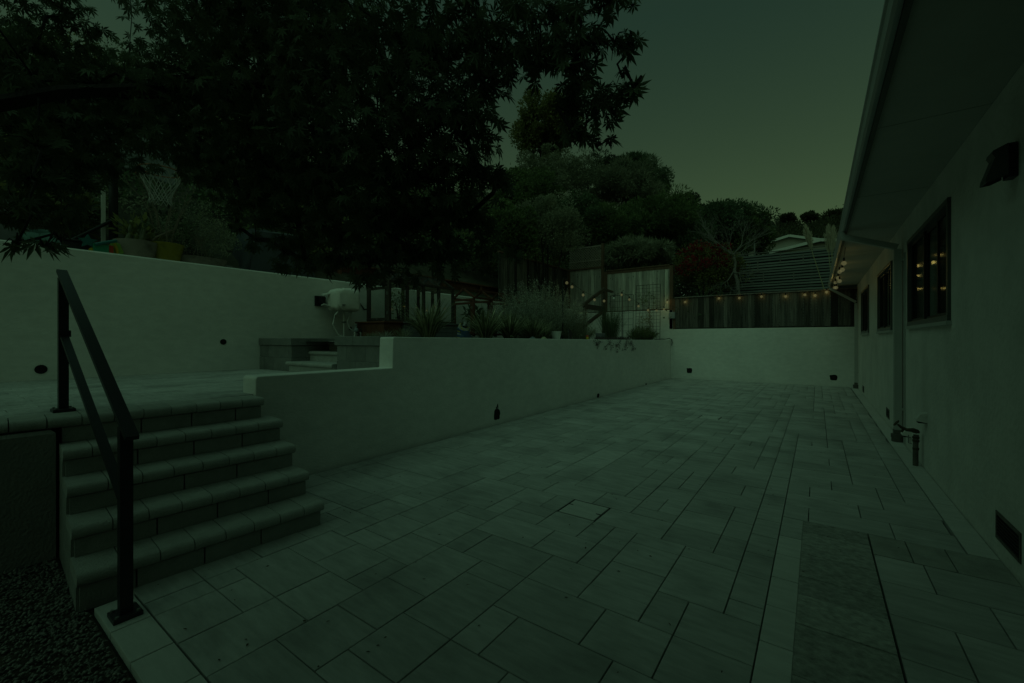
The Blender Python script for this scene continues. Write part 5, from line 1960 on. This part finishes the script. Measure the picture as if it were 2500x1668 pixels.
b.prism(pts_, (0, 0, 0), (-.05, 0, 0)); b.build('body', M_LIMET, t)
b = B(); b.tube([p + Vector((.01, -.02, .16)), p + Vector((.015, .0, .08)), p + Vector((.01, .01, .01))], [.012, .02, .014], 8); b.build('handle', M_YELT, t, smooth=True)
p = on_X(100, 590, -7.95)
t = thing('pool_float', 'rumpled seafoam green pool float lying on the tall wall top', 'float', p)
y0, y1 = on_X(58, 590, -7.95).y, on_X(142, 590, -7.95).y
for k in range(3):
    b = B()
    b.tube([(-7.95 - .12 * k, y0 + (y1 - y0) * u - .02 * k, 2.58 + .05 * k + .015 * math.sin(7 * u + k)) for u in [q / 9 for q in range(10)]], [.05] + [.085] * 8 + [.05], 12)
    b.build('tube', M_NOODLE, t, smooth=True)
p = on_X(175, 597, -7.95)
for i, lab in enumerate(('front pale foam tube lying beside the pool float', 'back pale foam tube lying beside the pool float')):
    t = thing('foam_tube', lab, 'toy', (p.x - .08 * i, p.y, 2.55), 'foam tubes on the tall wall top')
    b = B(); b.tube([(p.x - .08 * i, on_X(142, 597, -7.95).y, 2.55 + .05 * i), (p.x - .08 * i, p.y, 2.56 + .05 * i), (p.x - .07 * i, on_X(205, 600, -7.95).y, 2.53 + .05 * i)], .032, 10); b.build('tube', M_BOXGREY, t, smooth=True)
p = on_X(12, 560, -8.25)
t = thing('storage_bin', 'dark grey plastic storage bin at the left edge of the ledge', 'bin', Vector((p.x, p.y, LZ0)))
B().box(p.x - .3, p.x + .3, p.y - .42, p.y + .17, LZ0 - .04, LZ0 + .50, .02).build('body', M_GREYSTONE, t)
B().box(p.x - .32, p.x + .32, p.y - .44, p.y + .19, LZ0 + .505, LZ0 + .56, .015).build('lid', M_GREYSTONE, t)
p = on_X(225, 580, -8.1)
t = thing('black_crate', 'low black crate behind the coloured toys', 'crate', Vector((p.x, p.y, LZ0)))
B().box(p.x - .2, p.x + .2, p.y - .30, p.y + .32, LZ0 - .04, LZ0 + .16, .01).build('body', M_BLACKP, t)
B().box(p.x - .21, p.x + .21, p.y - .31, p.y + .33, LZ0 + .162, LZ0 + .185, .006).build('rim', M_BLACKP, t)

# ------------------------------------------------------------------ hillside planting
def hz_at(X, Y):
    return float(hill_h(np.array(X), np.array(Y)))


groups_ = {'deep': [], 'mid': [], 'olive': [], 'grey_green': [], 'dark': []}
hr_ = random.Random(11)
for k in range(520):
    X = -8.6 - 16 * hr_.random() ** 1.5
    Y = hr_.uniform(-2, 30)
    if X > -9.6 and 5 < Y < 12.0:
        continue
    d = Y * CS - X * SN
    r_ = Y * SN + X * CS
    if not (-1.35 < r_ / max(d, .1) < .35):
        continue
    s = hr_.uniform(.35, .75) * (0.7 + .055 * d)
    if X > -9.2:
        s = min(s, .38)
    z = hz_at(X, Y)
    key = hr_.choice(['deep', 'mid', 'mid', 'olive', 'grey_green', 'dark'])
    groups_[key].append((X, Y, z + s * .45, s * 1.1, s * 1.1, s * .8))
for k in range(230):
    X = hr_.uniform(-12, 1.2)
    Y = hr_.uniform(16.4, 30)
    s = hr_.uniform(.6, 1.4) * (1.0 if X > -3 else 1.25)
    if X > -3.4 and Y < 19:
        continue
    groups_[hr_.choice(['deep', 'mid', 'dark', 'grey_green'])].append((X, Y, hz_at(X, Y) + s * .4, s * 1.2, s * 1.2, s * .8))
for key, bl in groups_.items():
    sub = []
    for (cx, cy, cz, rx, ry, rz) in bl:
        sub.append((cx, cy, cz, rx, ry, rz))
        for q in range(4):
            a = hr_.uniform(0, 6.28)
            sub.append((cx + .7 * rx * math.cos(a), cy + .7 * ry * math.sin(a), cz + hr_.uniform(-.1, .6) * rz, rx * .5, ry * .5, rz * .55))
    L = {'deep': .11, 'mid': .09, 'olive': .13, 'grey_green': .07, 'dark': .10}[key]
    V, F, r = blob_leaves(sub, 75, L, L * .5, shell=.35)
    o = np_mesh('hillside_undergrowth', V, F, LEAF[key], None, r, kind='stuff')
    tag(o, {'deep': 'deep green undergrowth massed over the hillside', 'mid': 'mid green undergrowth scattered over the hillside', 'olive': 'yellowish broad leaved undergrowth on the hillside', 'grey_green': 'greyish small leaved undergrowth on the hillside', 'dark': 'darkest undergrowth in the gaps of the hillside planting'}[key], 'undergrowth', kind='stuff')


def hshrub(px, py, rx_px, rz_px, d, m, name, label, cat='shrub', nb=34, per=170, L=.11, W=.05, trunk=.05, k=.36, group=None, bark=None, stems=5):
    c = at(px, py, d)
    s = d / FPX
    R = (rx_px * s, rx_px * s * .95, rz_px * s)
    base = Vector((c.x, c.y, hz_at(c.x, c.y)))
    return shrub(name, label, cat, base, c, R, LEAF[m], int(nb * 1.3), int(per * 1.5), L * 1.1, W * 1.25, stems=stems, trunk=trunk, group=group, bark=bark, k=k)


hshrub(1328, 318, 68, 76, 24, 'olive', 'rounded_tree', 'rounded olive green tree on the hilltop beside the maple leaves', 'tree', nb=46, per=260, L=.13, W=.07, trunk=.12)
hshrub(1290, 480, 75, 55, 21, 'mid', 'hill_shrub', 'bushy green shrub at the left end of the hill crest', nb=40, per=220)
hshrub(1320, 415, 55, 55, 22.5, 'grey_green', 'pale_shrub', 'pale grey green shrub under the rounded olive tree', nb=24, per=160)
hshrub(1405, 450, 80, 55, 22, 'grey_green', 'hill_shrub', 'broad greyish hill shrub below the rounded olive tree', nb=40, per=220, L=.09, W=.035)
hshrub(1545, 415, 45, 28, 25, 'deep', 'spiky_shrub', 'spiky topped dark shrub on the ridge against the sky', nb=26, per=200, L=.2, W=.035)
hshrub(1470, 430, 60, 38, 25, 'dark', 'hill_shrub', 'dark shrub filling the ridge left of the spiky shrub', nb=34, per=220, L=.11, W=.04)
hshrub(1530, 470, 75, 55, 22.5, 'grey_green', 'broom_shrub', 'wispy grey stemmed broom shrub on the hill slope', nb=40, per=260, L=.20, W=.022)
hshrub(1600, 460, 42, 45, 24, 'deep', 'ridge_shrub', 'rounded dark shrub at the right shoulder of the hill', nb=26, per=200, L=.10, W=.045)
hshrub(1665, 515, 48, 32, 26, 'dark', 'ridge_shrub', 'domed very dark shrub against the sky left of the evergreen', nb=28, per=240, L=.10, W=.05)
hshrub(1600, 545, 85, 60, 20, 'mid', 'hill_shrub', 'feathery green shrub mass above the grey board fence', nb=46, per=240, L=.16, W=.03)
hshrub(1420, 545, 75, 55, 19.5, 'deep', 'hill_shrub', 'deep green shrub right of the white flowered shrub', nb=40, per=220, L=.10, W=.04)
hshrub(1490, 560, 60, 50, 19, 'mid', 'hill_shrub', 'mid green shrub behind the lattice fence', nb=34, per=200, L=.15, W=.03)
hshrub(1560, 625, 75, 30, 17.2, 'grey_green', 'fern_shrub', 'fern like shrub spilling over the top of the grey board fence', nb=36, per=180, L=.2, W=.03, trunk=.03)
hshrub(1335, 570, 78, 75, 15.2, 'grey_green', 'white_flowered_shrub', 'large pale speckled shrub overhanging the lattice corner', nb=60, per=240, L=.06, W=.03, trunk=.05)
hshrub(1250, 590, 60, 70, 14.5, 'mid', 'hill_shrub', 'green shrub half hidden by the maple above the timber boards', nb=36, per=200, L=.11, W=.05)
hshrub(1670, 610, 55, 75, 20, 'deep', 'hill_shrub', 'dark green shrub between the grey board fence and the red bush', nb=34, per=200, L=.10, W=.04)
rb = shrub('red_bush', 'bush with crimson and green leaves behind the dark board fence', 'bush', (on_Y(1722, 700, 17.0).x, 17.0, 1.7), on_Y(1722, 672, 17.0), (1.12, .9, .95), LEAF['olive'], nb=60, per=170, L=.10, W=.04, trunk=.04)
c = on_Y(1722, 655, 16.85)
V, F, r = blob_leaves(lumps((c.x, c.y, c.z), (1.08, .85, .85), 42, .2, low=-.25), 90, .09, .04)
np_mesh('red_foliage', V, F, LEAF['red'], rb, r)
c = on_Y(1672, 700, 16.4)
shrub('white_blossom_bush', 'dark bush dotted with white blossoms beside the brown corner post', 'bush', (c.x, 16.4, 1.7), (c.x, 16.4, 2.75), (.4, .4, .8), LEAF['dark'], nb=20, per=120, L=.07, W=.035)
V, F = diamonds(np.array([[c.x, 16.1, 2.9]]) + rng.normal(size=(60, 3)) * np.array([[.18, .12, .35]]), rdir(60), rdir(60), .05, .045)
tag(np_mesh('blossom', V, F, M_FLOWER), 'scattered white blossoms of the dark bush by the corner post', 'blossom', kind='stuff')

# evergreen and the bare branched tree
hshrub(1765, 565, 95, 55, 23, 'deep', 'evergreen_tree', 'broad dark evergreen behind the bare branched tree', 'tree', nb=60, per=260, L=.14, W=.06, trunk=.12)
hshrub(1835, 580, 45, 55, 22, 'mid', 'evergreen_tree', 'smaller evergreen just left of the far hill', 'tree', nb=30, per=220, L=.13, W=.06, trunk=.10)
bt = on_Y(1808, 716, 16.4)
bare = thing('bare_tree', 'pale grey leafless tree with twisting branches before the slatted screen', 'tree', Vector((bt.x, bt.y, 1.72)))
b = B()
a0_, a1_, a2_ = Vector((bt.x, bt.y, 1.6)), on_Y(1793, 660, 16.45), on_Y(1790, 622, 16.5)
b.tube([a0_, on_Y(1801, 690, 16.42), a1_, on_Y(1795, 640, 16.5), a2_], [.075, .06, .052, .045, .04], 9)
b.build('trunk', M_PALEBARK, bare, smooth=True)
b = B()
random.seed(21)
for (tx, ty, yy_) in ((1735, 580, 16.6), (1712, 548, 16.9), (1770, 560, 16.2), (1815, 568, 16.7), (1850, 580, 16.3), (1760, 600, 16.0), (1830, 600, 16.9), (1768, 690, 16.2), (1812, 665, 16.3)):
    e = on_Y(tx, ty, yy_)
    s0 = a1_ if ty > 640 else a2_
    m_ = s0.lerp(e, .5) + Vector((random.uniform(-.12, .12), random.uniform(-.1, .1), random.uniform(-.15, .05)))
    b.tube([s0, m_, e], [.026, .018, .010], 6, False)
    for q in range(7):
        st_ = m_.lerp(e, random.random())
        dd = ((e - s0).normalized() + Vector((random.uniform(-1, 1), random.uniform(-.8, .8), random.uniform(-.5, .8))) * .8).normalized()
        twigs(b, st_, dd, random.uniform(.25, .5), .008, 2, 3, .6)
b.build('branches', M_PALEBARK, bare)
random.seed(5)

# pampas plumes
def plume(label, base, tip, L, wd, n=900):
    t = thing('pampas_plume', label, 'grass plume', base, 'pampas plumes by the eave')
    base, tip = Vector(base), Vector(tip)
    b = B()
    m_ = base.lerp(tip, .55) + Vector((-.03, 0, .05))
    b.tube([base, m_, tip], [.014, .011, .005], 6)
    b.build('stalk', M_STALK, t, smooth=True)
    ax = (tip - m_).normalized()
    u = rng.random(n)
    P = np.array(tip)[None] - np.array(ax)[None] * ((1 - u) * L)[:, None]
    wdt = wd * np.sin(np.clip(u, .05, 1) * math.pi * .9 + .2) ** .8
    off = rdir(n) * (wdt * rng.random(n))[:, None] * np.array([[1, 1, .3]])
    V, F = diamonds(P + off * .5, np.array(ax)[None] * .9 + off / wd * .55 + np.array([[0, 0, .1]]), rdir(n), .16, .012)
    np_mesh('plume', V, F, M_PLUME, t, rng.random(n) * .999)


plume('cream pampas plume leaning left on a long bent stalk', on_Y(2014, 712, 16.2), on_Y(1967, 556, 16.2), .72, .16)
plume('taller cream pampas plume brushing the house gutter', on_Y(2032, 705, 16.0), on_Y(2022, 558, 16.0), .75, .17)
plume('rightmost cream pampas plume tucked behind the gutter', on_Y(2034, 705, 15.9), on_Y(2034, 560, 15.9), .7, .17)

# far hill
fh = []
def far_h(px):
    k = [(1650, 560), (1870, 540), (1900, 545), (1925, 538), (1950, 548), (1975, 540), (2000, 530), (2030, 520), (2060, 512), (2400, 520)]
    return np.interp(px, [q[0] for q in k], [q[1] for q in k])
V, F = [], []
pxs = list(range(1500, 2500, 25))
for i, px in enumerate(pxs):
    for j, (d, fy) in enumerate(((45, 640), (70, None), (95, None))):
        top = far_h(px) + 10
        y = 660 if j == 0 else (600 + top * 0) * .5 + top * .5 if j == 1 else top
        V.append(at(px, y, d + 10 * math.sin(px * .01)))
for i in range(len(pxs) - 1):
    for j in range(2):
        a = i * 3 + j
        F.append((a, a + 3, a + 4, a + 1))
tag(B().raw(V, F).build('far_hill', M_HILL, smooth=True), 'distant wooded hill between the evergreen and the eave', 'hill', kind='structure')
bl = []
for k in range(760):
    px = random.uniform(1830, 2480)
    u = random.random() ** .7
    d = 48 + 46 * u
    top = far_h(px) + 6
    yb = 612
    y = yb + (top - yb) * u + random.uniform(-3, 3)
    c = at(px, y, d)
    s = random.uniform(.9, 2.0)
    bl.append((c.x, c.y, c.z, s * 1.15, s * 1.15, s * .9))
V, F, r = blob_leaves(bl, 130, .42, .26, shell=.5)
tag(np_mesh('far_woods', V, F, LEAF['far'], None, r), 'dark woods covering the distant hill', 'woods', kind='stuff')
for (px, py, rx, rz, lab) in ((1925, 534, 13, 9, 'small round tree poking up on the distant ridge'), (2042, 528, 17, 10, 'upper storey of the tiered pine on the distant ridge'), (1975, 530, 14, 9, 'broad tree on the distant ridge left of the pine')):
    c = at(px, py, 85)
    s = 85 / FPX
    base = at(px, py + 40, 85)
    shrub('ridge_tree', lab, 'tree', base, c, (rx * s, rx * s, rz * s), LEAF['far'], nb=26, per=110, L=.45, W=.25, stems=2, trunk=.25, k=.42)

# ------------------------------------------------------------------ the Japanese maple
def maple_shape():
    """seven pointed lobes round the end of a short stalk: outline vertices and faces of one leaf (length 1)."""
    ang = [0, 34, -34, 72, -72, 118, -118]
    ln = [1.0, .90, .90, .70, .70, .38, .38]
    V = [(0, 0, 0)]
    F = []
    for a, l_ in zip(ang, ln):
        a = math.radians(a)
        d = (math.cos(a), math.sin(a)); s = (-d[1], d[0])
        w = .115 * (.55 + .45 * l_)
        i = len(V)
        zc = -.10 * l_ * l_
        V += [(d[0] * l_ * .48 + s[0] * w, d[1] * l_ * .48 + s[1] * w, .02 - .02 * l_), (d[0] * l_, d[1] * l_, zc), (d[0] * l_ * .48 - s[0] * w, d[1] * l_ * .48 - s[1] * w, .02 - .02 * l_)]
        F.append((0, i, i + 1, i + 2) if True else 0)
    i = len(V)
    V += [(-.45, .008, .05), (-.45, -.008, .05), (0, -.012, 0), (0, .012, 0)]
    F.append((i, i + 1, i + 2, i + 3))
    return np.array(V), np.array(F)


MV, MF = maple_shape()


def maple_frames(P, T, N, L):
    T = unit(T)
    Sd = unit(np.cross(N, T))
    Nn = np.cross(T, Sd)
    return T, Sd, Nn


def maple_mesh(P, T, N, L):
    T, Sd, Nn = maple_frames(P, T, N, L)
    n = len(P)
    Lc = L[:, None, None]
    curl = rng.uniform(.3, 2.2, n)[:, None, None]
    V = P[:, None] + Lc * (MV[None, :, 0:1] * T[:, None] + MV[None, :, 1:2] * Sd[:, None] + curl * MV[None, :, 2:3] * Nn[:, None])
    F = MF[None] + (np.arange(n) * len(MV))[:, None, None]
    return V.reshape(-1, 3), F.reshape(-1, 4)


PADS = [(170, 35, 60, 2.7), (90, 110, 45, 2.5), (470, 45, 95, 3.0), (620, 60, 130, 2.6), (780, 60, 130, 2.3), (930, 60, 130, 2.0), (1080, 60, 120, 1.9), (1205, 60, 100, 1.8), (1320, 60, 85, 1.65), (1410, 45, 75, 1.55), (1485, 12, 50, 1.5),
        (40, 200, 110, 2.6), (170, 190, 120, 2.9), (310, 190, 90, 3.2), (480, 190, 130, 2.8), (640, 190, 140, 2.5), (800, 190, 140, 2.2), (950, 190, 140, 1.95), (1090, 190, 120, 1.85), (1205, 150, 90, 1.75), (1310, 130, 70, 1.65), (1410, 140, 70, 1.6), (1500, 108, 38, 1.55), (1545, 100, 20, 1.55),
        (40, 310, 110, 2.4), (170, 320, 110, 2.7), (310, 310, 110, 3.0), (460, 320, 120, 2.8), (610, 320, 130, 2.5), (770, 320, 140, 2.1), (920, 330, 140, 1.9), (1060, 320, 115, 1.85), (1160, 290, 75, 1.8), (1405, 215, 55, 1.62), (1390, 270, 45, 1.62), (1480, 240, 48, 1.6), (1548, 215, 26, 1.6), (1450, 285, 40, 1.6), (1500, 278, 24, 1.6), (1395, 315, 22, 1.62),
        (40, 430, 80, 2.3), (130, 440, 80, 2.5), (230, 400, 55, 2.6), (470, 400, 45, 3.0), (570, 430, 100, 2.9), (680, 440, 110, 2.6), (800, 450, 120, 2.3), (930, 450, 130, 2.0), (1060, 440, 110, 1.95), (1165, 400, 75, 1.95), (1210, 450, 45, 2.05),
        (40, 530, 55, 2.2), (150, 520, 45, 2.3), (40, 595, 26, 1.35), (110, 605, 26, 1.32), (150, 590, 22, 1.4), (640, 510, 55, 2.8), (730, 560, 65, 2.7), (830, 570, 85, 2.4), (940, 570, 100, 2.2), (1060, 560, 95, 2.2), (1150, 520, 60, 2.2), (1180, 590, 45, 2.3),
        (800, 640, 38, 2.4), (900, 650, 50, 2.3), (1000, 640, 60, 2.3), (1090, 630, 55, 2.3), (1260, 610, 25, 2.4), (575, 560, 16, 2.9), (625, 585, 20, 2.9), (700, 620, 40, 2.8), (745, 640, 30, 2.7),
        (60, 515, 32, 1.42), (75, 440, 45, 1.6), (90, 360, 60, 1.8), (150, 280, 70, 2.1), (90, 200, 60, 1.9), (230, 205, 60, 2.0), (360, 215, 60, 2.05), (470, 190, 65, 2.1), (560, 215, 60, 2.1),
        (1425, 342, 15, 1.62), (1458, 358, 16, 1.62), (1488, 356, 12, 1.62), (1530, 235, 26, 1.6), (1520, 190, 22, 1.6), (1545, 15, 20, 1.55), (1530, 130, 22, 1.55)]
OFF = []
mr_ = random.Random(4)
for k in range(95):      # unseen rest of the crown, thickened to shade the near paving
    OFF.append((mr_.uniform(-4.6, .3), mr_.uniform(-2.6, 1.7), mr_.uniform(2.9, 4.6), mr_.uniform(.35, .6)))

trunk_base = Vector((-3.35, -1.15, -.1))
maple = thing('maple_tree', 'dark Japanese maple whose leafy boughs hang over the top left', 'tree', trunk_base)
fork = Vector((-3.15, -.75, 1.75))
b = B()
b.tube([trunk_base, Vector((-3.38, -1.0, .6)), Vector((-3.25, -.85, 1.2)), fork], [.15, .12, .11, .10], 12)
b.build('trunk', M_BARK, maple, smooth=True)
pads = []
for (px, py, rp, d) in PADS:
    c = at(px, py, d)
    pads.append((c, rp * d / FPX, d))
LIMBS = [Vector((-4.6, .4, 3.3)), Vector((-3.2, 1.4, 3.1)), Vector((-2.3, 1.5, 2.9)), Vector((-1.4, 1.0, 3.1)), Vector((-3.6, -.2, 3.3)), Vector((-1.6, -.9, 3.4))]
for lm in LIMBS:
    b = B()
    m_ = fork.lerp(lm, .5) + Vector((0, 0, .12))
    b.tube([fork, m_, lm], [.045, .030, .020], 8)
    b.build('limb', M_BARK, maple, smooth=True)
nodes = [(lm, -1) for lm in LIMBS]
todo = [Vector(c) for (c, R, d) in pads] + [Vector(q[:3]) for q in OFF]
far_d = [min(((n_[0] - c).length, i) for i, n_ in enumerate(nodes)) for c in todo]
alive = list(range(len(todo)))
while alive:
    k = min(alive, key=lambda q: far_d[q][0])
    alive.remove(k)
    nodes.append((todo[k], far_d[k][1]))
    me_ = len(nodes) - 1
    for q in alive:
        dq = (todo[q] - todo[k]).length
        if dq < far_d[q][0]:
            far_d[q] = (dq, me_)
wt = [1.0] * len(nodes)
for i in range(len(nodes) - 1, -1, -1):
    if nodes[i][1] >= 0:
        wt[nodes[i][1]] += wt[i]
tw = B()
for i, (c, pi_) in enumerate(nodes):
    if pi_ < 0:
        continue
    q = nodes[pi_][0]
    r0 = min(.0022 * wt[i] ** .5 + .0012, .016)
    m_ = q.lerp(c, .5) + Vector((random.uniform(-.05, .05), random.uniform(-.05, .05), .04))
    tw.tube([q, m_, c], [r0, r0 * .85, r0 * .7], 6, False)
o = tw.build('branch', M_BARK, maple); o['kind'] = 'stuff'
tw = B()
for (c, R, d) in pads:
    for q in range(7):
        e = c + Vector((random.gauss(0, 1), random.gauss(0, 1), random.gauss(0, .6))).normalized() * R * .9
        tw.tube([c, c.lerp(e, .5) + Vector((0, 0, .02)), e], [.003, .002, .001], 4, False)
o = tw.build('twig', M_BARK, maple); o['kind'] = 'stuff'
Ps, Ls = [], []
for (c, R, d) in pads:
    lp_ = .075 * FPX / d
    rp = R * FPX / d
    n = max(2, int(2.3 * math.pi * rp * rp / (.30 * lp_ * lp_)))
    D = rdir(n) * (rng.random((n, 1)) ** .40)
    sc_ = np.array([[R, R, R * .95]])
    P = np.array(c)[None] + D * sc_
    # gather the leaves in drooping tiers
    P[:, 2] += .025 * np.sin(P[:, 2] * 40)
    Ps.append(P)
    Ls.append(np.full(n, 1.0))
for (X, Y, Z, R) in OFF:
    n = 300
    Ps.append(np.array([[X, Y, Z]]) + rdir(n) * rng.random((n, 1)) ** .4 * np.array([[R, R, R * .5]]))
    Ls.append(np.full(n, 1.0))
P = np.concatenate(Ps)
n = len(P)
L = rng.uniform(.040, .068, n)
T = rng.normal(size=(n, 3)) * .55 + np.array([[0, 0, -.85]])
# boughs reach away from the trunk: tips lean outward
outw = P - np.array(fork)[None]; outw[:, 2] = 0
T += unit(outw) * .35
N = rng.normal(size=(n, 3)) * .8 + np.array([[0, 0, .55]])
dd = P[:, 1] * CS - P[:, 0] * SN
xx = CX + FPX * (P[:, 0] * CS + P[:, 1] * SN) / np.maximum(dd, .2)
yy = HZ - FPX * (P[:, 2] - CAM_H) / np.maximum(dd, .2)
ok = dd > .55
P, L, T, N, dd, xx, yy = P[ok], L[ok], T[ok], N[ok], dd[ok], xx[ok], yy[ok]
n = len(P)
seen = (xx > 0) & (xx < 2500) & (yy > 0) & (yy < 1668) & (dd > .5)
size = np.where(seen, L * FPX / np.maximum(dd, .3), 0)
order = np.argsort(-size)
near = np.zeros(n, bool)
near[order[:290]] = True
V, F = maple_mesh(P[~near], T[~near], N[~near], L[~near])
np_mesh('foliage', V, F, M_MAPLE, maple, np.repeat(rng.random((~near).sum()) * .999, len(MF)), kind='stuff')
me = bpy.data.meshes.new('leaf')
me.from_pydata([tuple(v) for v in MV], [], [tuple(int(q) for q in f) for f in MF])
me.materials.append(M_MAPLE)
Tn, Sn, Nn = maple_frames(P[near], T[near], N[near], L[near])
Lm = org(maple)
for i, (p, l_) in enumerate(zip(P[near], L[near])):
    o = bpy.data.objects.new('leaf', me)
    COL.objects.link(o)
    o.parent = maple
    m4 = Matrix(((Tn[i][0] * l_, Sn[i][0] * l_, Nn[i][0] * l_, p[0] - Lm[0]), (Tn[i][1] * l_, Sn[i][1] * l_, Nn[i][1] * l_, p[1] - Lm[1]), (Tn[i][2] * l_, Sn[i][2] * l_, Nn[i][2] * l_, p[2] - Lm[2]), (0, 0, 0, 1)))
    o.matrix_basis = m4
